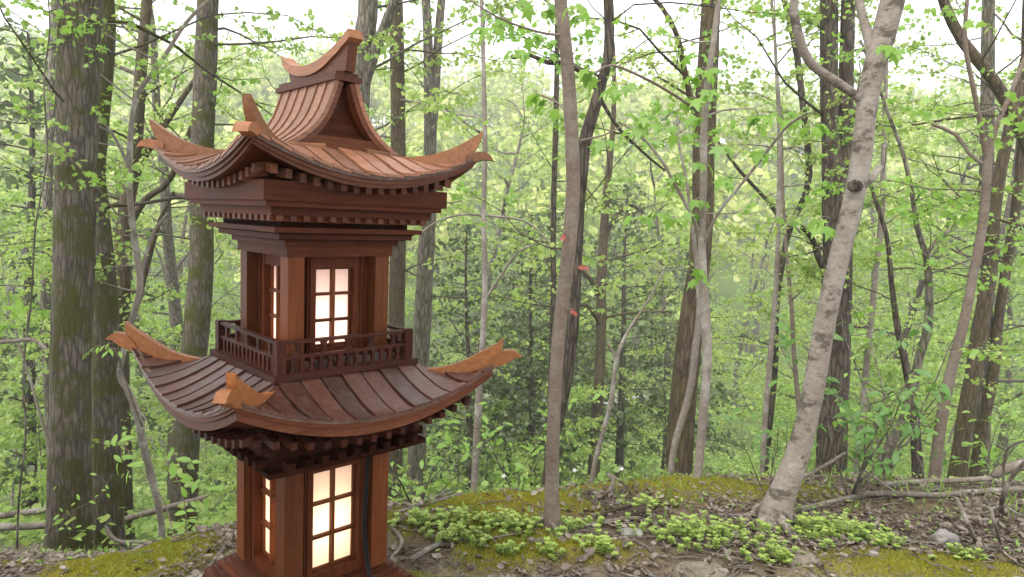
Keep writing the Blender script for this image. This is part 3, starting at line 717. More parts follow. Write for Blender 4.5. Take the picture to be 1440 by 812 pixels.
def wander(rng, p0, d, L, n=6, w=.12, lift=.0):
    P = [np.array(p0, float)]; d = np.array(d, float); d /= np.linalg.norm(d)
    for i in range(n - 1):
        d = d + rng.standard_normal(3) * w + np.array([0, 0, lift]); d /= np.linalg.norm(d); P.append(P[-1] + d * L / (n - 1))
    return np.array(P)
def spray(mb, rng, P, r0, leaf, dens, tmpl, sub=5, sublen=.38, leaf_mat_i=1, wood_i=0, k=4, tint=.5, tstart=.2, flat=.5, bare=0.0):
    """a branch along P with side twigs, leaves set in flat layers along them"""
    n = len(P); L = np.linalg.norm(np.diff(P, axis=0), axis=1).sum()
    mb.tube(P, np.linspace(r0, r0 * .25, n), k, wood_i, cap=False)
    cs, ns, ds, sz = [], [], [], []
    tw = [(P[n // 2:], .5)]
    for j in range(sub):
        t_ = tstart + (1 - tstart) * (j + rng.random()) / sub; f = t_ * (n - 1); i = min(int(f), n - 2); p = P[i] * (1 - f + i) + P[i + 1] * (f - i)
        d = P[i + 1] - P[i]; d /= np.linalg.norm(d) + 1e-9
        side = np.cross(d, [0, 0, 1.0]); side /= np.linalg.norm(side) + 1e-9; side *= 1 if (j % 2) else -1
        dd = d * .6 + side * (.7 + .3 * rng.random()) + np.array([0, 0, .18]) * rng.standard_normal()
        Q = wander(rng, p, dd, L * sublen * (1.15 - .6 * t_) * (.6 + .8 * rng.random()), 4, .16)
        mb.tube(Q, np.linspace(r0 * .38, r0 * .12, 4), 3, wood_i, cap=False); tw.append((Q, 1))
    if rng.random() < bare: return
    for Q, _ in tw:
        lq = np.linalg.norm(Q[-1] - Q[0]); m = max(2, int(dens * lq / leaf * (.7 + .6 * rng.random())))
        u = rng.random(m) ** .7 * (len(Q) - 1); i = np.minimum(u.astype(int), len(Q) - 2); fr = (u - i)[:, None]
        c = Q[i] * (1 - fr) + Q[i + 1] * fr
        dirv = rng.standard_normal((m, 3)); dirv[:, 2] *= .35; dirv += (Q[-1] - Q[0]) / (lq + 1e-9) * .6
        dirv /= np.linalg.norm(dirv, axis=1)[:, None]
        c = c + dirv * leaf * (.15 + .8 * rng.random((m, 1))) + rng.standard_normal((m, 3)) * leaf * np.array([.35, .35, .22])
        nn = rng.standard_normal((m, 3)) * (1 - flat) * 1.5 + np.array([0, 0, 1.0]) * flat
        dirv[:, 2] -= .45
        cs.append(c); ns.append(nn); ds.append(dirv); sz.append(leaf * (.40 + .95 * rng.random(m) ** 1.3))
    c = np.concatenate(cs); m = len(c)
    mb.leaves(c, np.concatenate(ns), np.concatenate(ds), np.concatenate(sz), tmpl[0], tmpl[1], leaf_mat_i, np.clip(tint + .18 * rng.standard_normal(m), 0, 1))
def at_trunk(P, z):
    i = int(np.argmax(P[:, 2] >= z)) if (P[:, 2] >= z).any() else len(P) - 1
    i = max(i, 1); a_, b_ = P[i - 1], P[i]; f = np.clip((z - a_[2]) / (b_[2] - a_[2] + 1e-9), 0, 1); return a_ * (1 - f) + b_ * f
def smooth_path(P, R, step):
    P = np.asarray(P, float); R = np.asarray(R, float)
    out, rr = [], []
    for i in range(len(P) - 1):
        p0, p1, p2, p3 = P[max(i - 1, 0)], P[i], P[i + 1], P[min(i + 2, len(P) - 1)]
        m = max(2, int(np.linalg.norm(p2 - p1) / step))
        for s in np.arange(m) / m:
            out.append(.5 * (2 * p1 + (p2 - p0) * s + (2 * p0 - 5 * p1 + 4 * p2 - p3) * s * s + (3 * p1 - p0 - 3 * p2 + p3) * s ** 3)); rr.append(R[i] * (1 - s) + R[i + 1] * s)
    out.append(P[-1]); rr.append(R[-1]); return np.array(out), np.array(rr)

def bark_skin(mb, P, R, kind, rng, k=16, mat=0):
    """a trunk tube with furrowed or lumpy skin and a flared foot"""
    n = len(P)
    T = np.gradient(P, axis=0); T /= np.linalg.norm(T, axis=1)[:, None]
    a = np.array([1.0, 0, 0]); N = a - T[0] * (a @ T[0]); Ns = []
    for i in range(n): N = N - T[i] * (N @ T[i]); N /= np.linalg.norm(N); Ns.append(N)
    Ns = np.array(Ns); B = np.cross(T, Ns); th = np.arange(k) * 2 * PI / k
    s = np.concatenate([[0], np.cumsum(np.linalg.norm(np.diff(P, axis=0), axis=1))]); sd = rng.random() * 90
    fur = {'oak': .10, 'brown': .11, 'grey': .07, 'dark': .09, 'beech': .035, 'maple': .04, 'pale': .05, 'dead': .10, 'rot': .25}[kind]
    U, S = np.meshgrid(th, s); RR = R[:, None]
    nse = vnoise(np.cos(U) * 3.1 + sd, S * 2.2 + np.sin(U) * 3.1) * 1.2 + vnoise(U * k / 6.283 * .9 + sd, S * 6 + 3) * .8
    rr = RR * (1 + fur * nse)
    v = P[:, None, :] + rr[:, :, None] * (np.cos(th)[None, :, None] * Ns[:, None, :] + np.sin(th)[None, :, None] * B[:, None, :])
    i = np.arange(n - 1)[:, None] * k; j = np.arange(k)[None, :]; j2 = (j + 1) % k
    mb.add(v.reshape(-1, 3), [np.stack([i + j, i + j2, i + k + j2, i + k + j], -1).reshape(-1, 4)], mat)

TREES = {}
def traced(name, label, cat, kind, Y, pts, limbs=(), up=2.5, leafy=None, leaf=.040, seed=1, k=14, group=None, Ytop=None, foot=True, leafmat=None, crown_z=(1.2, 9), nbr=10, blen=1.3, dens=2.2, tmpl=None, r_br=.012, sub=5, tint=.5):
    """one particular tree: its trunk follows the line (px, py, width in px) at distance Y"""
    rng = np.random.default_rng(seed)
    n = len(pts); Ys = np.full(n, Y, float) if Ytop is None else np.linspace(Y, Ytop, n)
    P = [at(p[0], p[1], y) for p, y in zip(pts, Ys)]; R = [p[2] / 2 / FPX * y for p, y in zip(pts, Ys)]
    if foot:                                 # down to the real ground
        d = P[0] - P[1]; d /= np.linalg.norm(d)
        if d[2] > -.5: d = np.array([d[0], 0, -.9])
        g = float(hgt(P[0][0], P[0][1]))
        if P[0][2] > g + .02:
            dz = P[0][2] - g; q = P[0] + np.array([d[0] / -d[2] * dz * .4, 0, -dz])
            P = [q + np.array([0, 0, -.08])] + ([q * .35 + P[0] * .65] if dz > .5 else []) + P
            R = [R[0] * 1.25] + ([R[0] * 1.02] if dz > .5 else []) + R
        else: P[0][2] = min(P[0][2], g - .04)
    d = P[-1] - P[-2]; d /= np.linalg.norm(d)
    m = 4
    for i in range(m):
        d = d + rng.standard_normal(3) * .06; d[2] = max(d[2], .5); d /= np.linalg.norm(d)
        P.append(P[-1] + d * up / m); R.append(R[-1] * .86)
    base = np.array([P[0][0], P[0][1], hgt(P[0][0], P[0][1])])
    P, R = smooth_path(np.array(P) - base, R, .06 if Y < 6 else .16)
    root = empty(name, base, 0, label, cat, group)
    mb = MB(); bark_skin(mb, P, R, kind, rng, k)
    lb = []
    for lm_ in limbs:
        ly = lm_[0]; q = np.array([at(p[0], p[1], ly[0] + (ly[1] - ly[0]) * i / (len(lm_[1]) - 1)) for i, p in enumerate(lm_[1])]) - base
        r = [p[2] / 2 / FPX * Y for p in lm_[1]]; q, r = smooth_path(q, r, .05 if Y < 6 else .12); bark_skin(mb, q, r, kind, rng, 8); lb.append((q, r))
    mb.build('trunk', [BARK[kind]], root)
    if leafy != 'none':
        cb = MB(); tm = tmpl or (MAPLE if Y < 4.6 else DIAM)
        zt = P[-1][2]
        for b in range(nbr):
            z = crown_z[0] + (min(crown_z[1], zt * .98) - crown_z[0]) * (b + rng.random()) / nbr
            p = at_trunk(P, z); az = rng.random() * 2 * PI; el = .1 + .5 * rng.random()
            Q = wander(rng, p, (math.cos(az) * math.cos(el), math.sin(az) * math.cos(el), math.sin(el)), blen * (.6 + .8 * rng.random()), 7, .16, -.015)
            spray(cb, rng, Q, r_br * (.7 + .6 * rng.random()), leaf, dens, tm, sub, tint=tint)
        for q, r in lb:
            if len(q) > 6:
                for b in range(3):
                    f = q[len(q) // 3 + int(rng.random() * len(q) * .65) - 1]; az = rng.random() * 2 * PI
                    spray(cb, rng, wander(rng, f, (math.cos(az), math.sin(az), .3), blen * .6, 5, .16), r_br * .6, leaf, dens, tm, 4, tint=tint)
        if cb.V: cb.build('crown', [BARK[kind], leafmat or (LEAFN if Y < 4.6 else LEAF)], root)
    TREES[label] = (root, P, R); return root

# --- the trees one can tell apart, left to right
traced('oak_tree', 'thick moss-streaked oak trunk at the left edge, furrowed grey bark', 'tree', 'oak', 4.3,
       [(96, 800, 63), (98, 720, 57), (99, 620, 53), (100, 500, 51), (104, 380, 49), (107, 250, 50), (110, 130, 52), (113, 40, 51), (116, -20, 50)], seed=3, k=26, up=4, nbr=9, crown_z=(2.6, 7), blen=1.6, tint=.45)
traced('oak_tree', 'slimmer mossy trunk pressed close behind the thick left oak', 'tree', 'oak', 4.9,
       [(152, 760, 46), (150, 650, 40), (148, 540, 36), (147, 430, 34), (139, 310, 28), (135, 240, 24), (143, 140, 24), (147, 50, 28), (145, -20, 26)], seed=4, k=20, up=4, nbr=9, crown_z=(2.2, 7), blen=1.5)
traced('forked_tree', 'dark tree with limbs rising right, between left oak and lantern roof', 'tree', 'brown', 7.6,
       [(170, 640, 28), (168, 500, 24), (171, 400, 24), (177, 300, 21), (187, 230, 20), (194, 160, 17), (200, 80, 15), (207, -10, 13)],
       limbs=[((7.6, 7.9), [(180, 290, 12), (196, 235, 10), (222, 190, 9), (262, 130, 7), (285, 95, 5)]), ((7.6, 7.2), [(180, 320, 11), (205, 280, 9), (240, 250, 8), (282, 142, 5)]), ((7.6, 7.4), [(172, 470, 10), (190, 440, 9), (205, 380, 8), (225, 310, 6), (245, 270, 4)])],
       seed=5, up=4, nbr=14, crown_z=(2, 9), blen=1.7, leaf=.05)
traced('pale_sapling', 'thin pale crooked sapling with a forked top, left of the lantern', 'sapling', 'pale', 4.7,
       [(226, 730, 9), (218, 690, 10), (205, 640, 11), (192, 580, 11), (178, 545, 9), (168, 527, 8), (180, 470, 8), (192, 430, 9), (197, 394, 9), (187, 320, 9), (182, 246, 8), (190, 143, 7), (225, 90, 6), (262, 32, 5)],
       limbs=[((4.7, 4.6), [(183, 240, 5), (165, 200, 4), (142, 168, 3)]), ((4.7, 4.8), [(196, 394, 5), (214, 330, 4), (236, 300, 3)])], seed=6, k=8, up=1.2, nbr=9, crown_z=(1.0, 4), blen=.8, leaf=.043, r_br=.006)
traced('mossy_tree', 'straight mossy trunk rising right behind the left upper roof tip', 'tree', 'oak', 7.0,
       [(258, 730, 38), (262, 620, 36), (270, 520, 36), (280, 420, 34), (284, 330, 31), (283, 250, 31), (287, 150, 30), (290, 60, 28), (293, -10, 27)], seed=7, k=18, up=5, nbr=12, crown_z=(3, 10), blen=1.6, leaf=.05)
traced('forked_tree', 'grey trunk forking in two right behind the ridge cap', 'tree', 'grey', 7.2,
       [(497, 620, 34), (498, 400, 32), (500, 240, 32), (505, 120, 31), (514, 40, 28), (518, -10, 26)], limbs=[((7.2, 7.0), [(505, 150, 18), (517, 100, 17), (532, 60, 15), (548, 20, 13), (560, -15, 11)])], seed=8, k=16, up=5, nbr=10, crown_z=(3.5, 10), blen=1.6, leaf=.05)
traced('straight_tree', 'straight brown trunk between lantern ridge cap and paired grey stems', 'tree', 'brown', 8.8,
       [(553, 690, 26), (556, 560, 24), (558, 440, 23), (560, 330, 22), (560, 220, 21), (559, 110, 20), (556, -10, 19)], seed=9, k=14, up=5, nbr=14, crown_z=(3, 12), blen=1.8, leaf=.07)
traced('twin_tree', 'pair of grey stems joined low down, right of the lantern ridge', 'tree', 'grey', 9.6,
       [(586, 640, 26), (592, 500, 25), (598, 380, 24), (603, 280, 23), (604, 200, 16), (603, 100, 14), (598, -10, 12)], limbs=[((9.6, 9.7), [(604, 230, 14), (611, 140, 14), (616, 60, 12), (622, -15, 11)])], seed=10, k=14, up=5, nbr=14, crown_z=(3, 12), blen=1.9, leaf=.07)
traced('thin_sapling', 'very thin pale pole sapling rising past the right roof tips', 'sapling', 'pale', 5.2,
       [(667, 690, 10), (672, 580, 10), (679, 480, 9), (682, 400, 9), (680, 300, 7), (682, 210, 7), (680, 100, 6), (677, -10, 5)],
       limbs=[((5.2, 5.0), [(684, 420, 5), (700, 395, 4), (728, 355, 3), (750, 345, 2.5)])], seed=11, k=8, up=1.2, nbr=8, crown_z=(1.2, 5), blen=.9, leaf=.044, r_br=.006)
traced('maple_sapling', 'slim pale maple trunk nearest the middle, dotted with red seed tufts', 'tree', 'maple', 2.62,
       [(776, 735, 27), (776, 700, 21), (777, 640, 19), (780, 560, 19), (787, 460, 19), (797, 380, 20), (804, 300, 20), (806, 250, 20), (803, 170, 19), (797, 80, 18), (788, 0, 17), (784, -40, 16)], seed=12, k=18, up=1.2, leafy='none')
traced('crooked_tree', 'dark crooked tree with a forking top, right behind the slim maple trunk', 'tree', 'dark', 4.5,
       [(766, 720, 17), (769, 680, 16), (775, 640, 15), (786, 590, 15), (797, 530, 18), (805, 460, 18), (811, 380, 14), (815, 300, 14), (820, 230, 16), (822, 200, 18), (832, 165, 17), (845, 120, 14), (856, 70, 14), (856, 10, 14), (855, -30, 13)],
       limbs=[((4.5, 4.3), [(844, 125, 11), (825, 108, 9), (800, 90, 8), (770, 88, 7), (745, 78, 5), (720, 82, 4)]), ((4.5, 4.6), [(840, 132, 6), (870, 180, 5), (905, 215, 4), (935, 240, 3)])], seed=13, k=12, up=1.6, nbr=6, crown_z=(1.6, 4), blen=1.0, leaf=.040, r_br=.007)
traced('thin_dark_tree', 'thin straight dark stem showing left of the slim maple trunk', 'tree', 'dark', 8.2,
       [(770, 640, 9), (776, 520, 9), (778, 420, 8), (778, 310, 8), (781, 200, 8), (783, 100, 7), (784, -10, 6)], seed=14, k=8, up=3, nbr=14, crown_z=(1.5, 10), blen=1.4, leaf=.043, r_br=.008)
traced('gnarled_tree', 'gnarled mid-distance tree with crooked bare limbs, behind the crooked dark tree', 'tree', 'brown', 14,
       [(838, 610, 17), (842, 540, 16), (845, 480, 15), (846, 400, 14), (849, 330, 13), (855, 250, 10), (862, 180, 7)],
       limbs=[((14, 13.5), [(846, 420, 8), (835, 400, 7), (818, 380, 6), (800, 372, 4)]), ((14, 14.5), [(848, 350, 7), (862, 310, 6), (885, 288, 5), (905, 300, 3)]), ((14, 13), [(846, 460, 7), (825, 430, 6), (790, 435, 5), (760, 445, 4)])], seed=15, k=10, up=3, nbr=12, crown_z=(4, 14), blen=2.2, leaf=.10, r_br=.02)
traced('brown_tree', 'thick straight brown trunk right of centre, furrowed bark', 'tree', 'brown', 5.4,
       [(954, 662, 38), (958, 600, 36), (965, 520, 35), (972, 450, 32), (982, 380, 30), (988, 300, 29), (990, 200, 30), (995, 100, 28), (998, 40, 26), (1000, -20, 25)],
       limbs=[((5.4, 5.2), [(986, 175, 10), (972, 140, 9), (962, 95, 8), (952, 50, 7), (930, 10, 6), (905, -15, 5)])], seed=16, k=20, up=4, nbr=9, crown_z=(2.2, 7), blen=1.5)
traced('pale_sapling', 'pale sapling with dark mossy foot standing before the thick brown trunk', 'sapling', 'pale', 3.35,
       [(978, 698, 14), (980, 680, 12), (984, 640, 13), (988, 590, 13), (994, 520, 13), (993, 460, 14), (989, 400, 13), (987, 330, 10), (989, 260, 10), (990, 180, 10), (996, 110, 9), (1004, 55, 8), (1012, -10, 7)], seed=17, k=12, up=1, nbr=4, crown_z=(1.5, 3), blen=.6, leaf=.040, r_br=.005, dens=1.0)
traced('pale_sapling', 'bent pale stem swinging left of the mossy-footed sapling', 'sapling', 'pale', 3.75,
       [(943, 662, 9), (950, 620, 10), (962, 580, 10), (972, 540, 10), (978, 490, 10), (984, 440, 10), (982, 390, 8), (976, 340, 6), (970, 290, 5)], seed=18, k=10, up=.5, nbr=3, crown_z=(1.3, 2.4), blen=.5, leaf=.043, r_br=.004, dens=1.0)
traced('thin_dark_tree', 'thin dark stem kinked at mid height, left of the leaning pale beech', 'tree', 'dark', 8.0,
       [(1078, 640, 9), (1090, 520, 9), (1092, 430, 9), (1108, 330, 9), (1134, 270, 9), (1137, 220, 10), (1128, 140, 9), (1121, 80, 9), (1110, 30, 8), (1100, -10, 8)],
       limbs=[((8, 8.2), [(1108, 330, 7), (1085, 290, 6), (1040, 240, 5), (1010, 200, 4)])], seed=19, k=8, up=3, nbr=14, crown_z=(1.5, 9), blen=1.4, leaf=.043, r_br=.009)
traced('twin_tree', 'dark brown double trunk rising right behind the leaning pale beech', 'tree', 'dark', 6.0,
       [(1168, 670, 42), (1172, 560, 40), (1176, 450, 40), (1178, 350, 38), (1174, 260, 34), (1168, 200, 24), (1166, 100, 23), (1166, 0, 22), (1166, -20, 22)],
       limbs=[((6.0, 6.1), [(1184, 300, 22), (1188, 200, 21), (1190, 100, 20), (1193, 0, 19), (1195, -20, 18)]), ((6.0, 5.8), [(1168, 400, 10), (1150, 360, 9), (1142, 335, 8), (1128, 320, 6)])], seed=20, k=18, up=4, nbr=8, crown_z=(2.5, 8), blen=1.5)
traced('beech_tree', 'leaning pale beech trunk with a dark knot on the right', 'tree', 'beech', 2.78,
       [(1091, 724, 47), (1096, 704, 40), (1106, 680, 36), (1121, 640, 33), (1135, 590, 30), (1149, 520, 29), (1160, 455, 28), (1176, 380, 27), (1191, 320, 27), (1203, 270, 27), (1211, 225, 27), (1218, 160, 26), (1228, 100, 28), (1241, 55, 31), (1253, 10, 31), (1263, -30, 30)],
       limbs=[((2.78, 2.7), [(1213, 140, 13), (1197, 130, 12), (1180, 118, 12), (1160, 105, 12), (1143, 92, 12), (1131, 74, 12), (1122, 45, 12), (1116, 15, 11), (1119, -20, 10)]),
              ((2.78, 2.85), [(1228, 85, 15), (1222, 55, 14), (1214, 28, 12), (1207, -5, 11), (1203, -30, 10)]), ((2.78, 2.9), [(1214, 262, 12), (1226, 250, 12), (1237, 236, 9)])], seed=21, k=28, up=1.2, leafy='none')
traced('crooked_sapling', 'dark curving stem with an elbow near its foot, right of the beech', 'sapling', 'grey', 4.3,
       [(1250, 690, 17), (1246, 665, 15), (1250, 630, 15), (1268, 595, 13), (1283, 550, 12), (1293, 500, 12), (1305, 460, 12), (1306, 400, 10), (1302, 360, 9), (1290, 320, 7), (1282, 270, 6)],
       limbs=[((4.3, 4.4), [(1303, 360, 6), (1320, 335, 5), (1345, 320, 3)])], seed=22, k=10, up=1, nbr=8, crown_z=(1.2, 3), blen=.8, leaf=.044, r_br=.006)
traced('dark_stem', 'short dark leaning stem right behind the elbowed sapling', 'sapling', 'dark', 5.2,
       [(1291, 680, 16), (1288, 620, 14), (1284, 570, 13), (1275, 520, 11), (1262, 460, 9), (1254, 400, 7)], seed=23, k=10, up=1.5, nbr=8, crown_z=(1.5, 4), blen=.9, leaf=.040, r_br=.006)
traced('grey_sapling', 'wavy grey sapling with a forked top, near the right edge', 'sapling', 'maple', 3.7,
       [(1313, 693, 17), (1316, 650, 15), (1324, 590, 15), (1338, 520, 14), (1354, 460, 13), (1366, 400, 12), (1376, 350, 12), (1385, 290, 12), (1389, 225, 11), (1400, 180, 7), (1418, 140, 6), (1438, 90, 5)],
       limbs=[((3.7, 3.6), [(1388, 225, 8), (1378, 170, 7), (1366, 110, 6), (1357, 60, 6), (1360, 0, 5), (1362, -20, 5)]), ((3.7, 3.8), [(1388, 235, 5), (1362, 215, 5), (1345, 190, 5), (1310, 175, 4)])], seed=24, k=12, up=.8, nbr=6, crown_z=(1.2, 3), blen=.7, leaf=.044, r_br=.005, dens=1.2)
traced('leaning_tree', 'dark tree leaning down to the right in the upper right corner', 'tree', 'brown', 6.2,
       [(1500, 640, 26), (1490, 480, 24), (1475, 330, 20), (1450, 220, 16), (1405, 125, 15), (1355, 60, 14), (1330, 10, 13), (1322, -20, 12)], seed=25, k=12, up=2, nbr=12, crown_z=(2.0, 6), blen=1.3)
traced('grey_tree', 'upright pale grey trunk behind the wavy sapling, upper right', 'tree', 'grey', 7.5,
       [(1380, 640, 22), (1384, 480, 20), (1386, 330, 18), (1388, 200, 17), (1389, 90, 16), (1390, -10, 15)], seed=26, k=12, up=4, nbr=12, crown_z=(2.5, 9), blen=1.5, leaf=.05)
traced('brown_tree', 'brown trunk leaning left low among shrubs at the right edge', 'tree', 'brown', 7.0,
       [(1346, 668, 24), (1356, 600, 22), (1368, 530, 21), (1378, 460, 20), (1392, 380, 18), (1400, 280, 16), (1424, 160, 14)], seed=27, k=12, up=4, nbr=12, crown_z=(2, 8), blen=1.5, leaf=.05)
traced('brown_tree', 'slimmer brown trunk just right of the left-leaning one, right edge', 'tree', 'brown', 7.4,
       [(1370, 668, 15), (1382, 600, 15), (1398, 520, 14), (1404, 450, 13), (1418, 360, 12), (1432, 260, 11)], seed=28, k=10, up=4, nbr=12, crown_z=(2, 8), blen=1.4, leaf=.05)
traced('pale_pole', 'thin pale pole slanting between the beech and the elbowed sapling', 'sapling', 'pale', 6.6,
       [(1205, 650, 8), (1212, 580, 9), (1222, 480, 9), (1232, 380, 8), (1240, 300, 8), (1243, 200, 7), (1246, 90, 6)], seed=29, k=8, up=2, nbr=12, crown_z=(1.5, 7), blen=1.2, leaf=.040, r_br=.007)
traced('thin_sapling', 'bare whip-thin sapling forking low, in the green hollow right of the dark crooked tree', 'sapling', 'pale', 6.0,
       [(837, 648, 7), (848, 610, 7), (860, 560, 7), (866, 510, 6), (876, 480, 5), (890, 455, 4)], limbs=[((6, 6), [(866, 515, 4), (862, 495, 4), (852, 480, 3)])], seed=30, k=8, up=.6, nbr=6, crown_z=(2.2, 3.4), blen=.7, leaf=.046, r_br=.005)
traced('thin_sapling', 'thin upright pole sapling between the brown trunk and the kinked dark stem', 'sapling', 'pale', 6.4,
       [(1072, 660, 8), (1078, 560, 8), (1086, 470, 8), (1092, 390, 7), (1095, 300, 7), (1096, 200, 6), (1092, 100, 5)], seed=31, k=8, up=2, nbr=14, crown_z=(1.5, 7), blen=1.2, leaf=.040, r_br=.007)
traced('vine_stem', 'thin grey crooked vine stem hanging before the shrubs at the far left', 'sapling', 'grey', 3.9,
       [(24, 770, 3.5), (27, 700, 3), (36, 610, 3), (33, 520, 3), (44, 420, 2.5), (50, 320, 2.5), (66, 220, 2.5), (62, 120, 2.5), (70, 40, 2), (66, -20, 2)], seed=32, k=6, up=.5, nbr=9, crown_z=(1.0, 4), blen=.7, leaf=.044, r_br=.004)
traced('slim_tree', 'slim grey trunk half hidden behind the left oak, leaning out left', 'tree', 'grey', 8.5,
       [(78, 700, 15), (70, 560, 14), (64, 420, 13), (66, 300, 12), (72, 150, 11), (78, -10, 10)], seed=33, k=10, up=4, nbr=14, crown_z=(2, 10), blen=1.6, leaf=.07)

# --- tree kinds for the woods beyond the bank: one of each, then copies
def copy_thing(root, loc, rz, s=1.0, label=None):
    r = root.copy(); C.objects.link(r); r.location = loc; r.rotation_euler = (0, 0, rz); r.scale = (s, s, s)
    if label: r['label'] = label
    for ch in list(root.children):
        c = ch.copy(); C.objects.link(c); c.parent = r
    return r
def wood_tree(seed, height, r0, kind, lo, nbr, blen, leaf, dens, leafmat, sub=6, lean=.05, tint=.5, limb=3):
    rng = np.random.default_rng(seed)
    P = wander(rng, (0, 0, -.5), (lean * rng.standard_normal(), lean * rng.standard_normal(), 1), height, 12, .045, .02)
    R = r0 * (1 - .8 * np.linspace(0, 1, 12) ** 1.1); R[0] *= 1.2
    P, R = smooth_path(P, R, .35); tm = MB(); bark_skin(tm, P, R, kind, rng, 9)
    cb = MB()
    for b in range(nbr):
        f = (b + rng.random()) / nbr; z = lo + (height * .97 - lo) * f
        p = at_trunk(P, z); az = rng.random() * 2 * PI; el = .05 + .55 * rng.random() + .3 * f
        Q = wander(rng, p, (math.cos(az) * math.cos(el), math.sin(az) * math.cos(el), math.sin(el)), blen * (1.15 - .6 * f) * (.5 + .8 * rng.random()), 7, .15, -.01)
        if b % limb == 0: bark_skin(tm, *smooth_path(Q, np.linspace(r0 * .3, r0 * .05, 7), .3), kind, rng, 5)
        spray(cb, rng, Q, r0 * .13, leaf, dens, DIAM, sub, tint=tint, k=3)
    return tm.mesh('trunk', [BARK[kind]]), cb.mesh('crown', [BARK[kind], leafmat])
def proto(name, label, cat, group, meshes):
    r = empty(name, (0, 0, 0), 0, label, cat, group); link('trunk', meshes[0], r); link('crown', meshes[1], r); return r
WOODLAND = [
    ('woodland_tree', 'tall grey woodland tree with airy yellow-green spring leaves beyond the bank', wood_tree(101, 12, .17, 'grey', 2.0, 32, 3.2, .072, 3.4, LEAF, 8)),
    ('woodland_tree', 'tall dark-barked woodland tree with fresh leaves in layers beyond the bank', wood_tree(102, 10.5, .14, 'dark', 1.5, 32, 2.8, .07, 3.5, LEAF, 8, tint=.35)),
    ('woodland_tree', 'slender pale-stemmed woodland tree in thin new leaf beyond the bank', wood_tree(103, 9, .09, 'pale', 1.2, 28, 2.2, .068, 3.3, LEAF, 8, tint=.65)),
    ('woodland_tree', 'brown-barked woodland tree nearly bare with sparse budding twigs beyond the bank', wood_tree(104, 13, .18, 'brown', 3, 30, 3.4, .065, .7, LEAF, tint=.75)),
]
UNDER = [
    ('understory_sapling', 'leafy young sapling with flat layered sprays on the slope below the bank', wood_tree(111, 4.2, .028, 'pale', .5, 16, 1.5, .054, 4.0, LEAF, 8, tint=.5)),
    ('understory_sapling', 'low bushy sapling with bright green leaves on the slope below the bank', wood_tree(112, 2.8, .022, 'grey', .25, 16, 1.25, .052, 4.2, LEAF, 8, tint=.35)),
    ('understory_sapling', 'thin leggy sapling carrying loose yellow-green leaves on the slope below the bank', wood_tree(113, 6.0, .035, 'maple', 1.2, 16, 1.6, .054, 3.8, LEAF, 8, tint=.7)),
]
LANDMARKS = [(104, 'the thick left oak'), (172, 'the dark tree with limbs rising right'), (280, 'the straight mossy trunk behind the left roof tip'), (558, 'the straight brown trunk past the ridge cap'), (600, 'the paired grey stems'), (678, 'the thin pale pole sapling'), (785, 'the slim maple trunk'), (848, 'the gnarled mid-distance tree'), (968, 'the thick brown trunk'), (1085, 'the kinked dark stem'), (1175, 'the dark double trunk'), (1222, 'the slanting pale pole'), (1275, 'the elbowed sapling'), (1332, 'the wavy grey sapling'), (1385, 'the left-leaning brown trunk')]
SHADE_TREES = [wood_tree(105, 12, .17, 'grey', 3.6, 34, 3.6, .11, 2.2, LEAF, 8), wood_tree(106, 11, .15, 'dark', 3.4, 34, 3.4, .11, 2.2, LEAF, 8)]
def scatter(kinds, cat, group, spots, words):
    protos = {}; special = {}; used = set()
    for px, nm_ in LANDMARKS:
        for side, lo_, hi_ in (('left', -75, -8), ('right', 8, 75)):
            c_ = [(s_[2], i_) for i_, s_ in enumerate(spots) if i_ not in used and lo_ < s_[1] / s_[2] * 950 + 720 - px < hi_]
            if c_: y_, i_ = min(c_); used.add(i_); special[i_] = f'{words[spots[i_][0]]} just {side} of {nm_}'
    for i_, (kx, x, y, rz, s) in enumerate(spots):
        nm, lab, me = kinds[kx]; lab = special.get(i_, lab); z = float(hgt(x, y)) - .05
        if kx not in protos:
            protos[kx] = proto(nm, lab, cat, group, me); o = protos[kx]; o.location = (x, y, z); o.rotation_euler = (0, 0, rz); o.scale = (s, s, s)
        else: copy_thing(protos[kx], (x, y, z), rz, s, lab)
rng = np.random.default_rng(77)
spots = []
def ok(x, y, dmin):
    return all((x - a[1]) ** 2 + (y - a[2]) ** 2 > dmin ** 2 for a in spots)
tries = 0
while len(spots) < 44 and tries < 9000:
    tries += 1
    y = 13 + 40 * rng.random() ** 1.05; x = (rng.random() * 2 - 1) * (.86 * y + 1.5)
    if ok(x, y, 2.2): spots.append((int(rng.choice(4, p=[.32, .26, .24, .18])), x, y, rng.random() * 6.28, .75 + .5 * rng.random()))
scatter(WOODLAND, 'tree', 'woodland trees beyond the bank', spots, ['airy grey woodland tree', 'dark-barked leafy woodland tree', 'slender pale woodland tree', 'sparse brown woodland tree'])
spots = []; tries = 0
while len(spots) < 96 and tries < 9000:
    tries += 1
    y = 6.5 + 32 * rng.random() ** 1.25; x = (rng.random() * 2 - 1) * (.84 * y + .6)
    if y < 9.5 and 560 < x / y * 950 + 720 < 1010: continue
    if ok(x, y, .75): spots.append((int(rng.integers(3)), x, y, rng.random() * 6.28, .55 + .55 * rng.random()))
scatter(UNDER, 'sapling', 'leafy saplings on the slope', spots, ['layered leafy sapling', 'low bushy sapling', 'leggy loose sapling'])
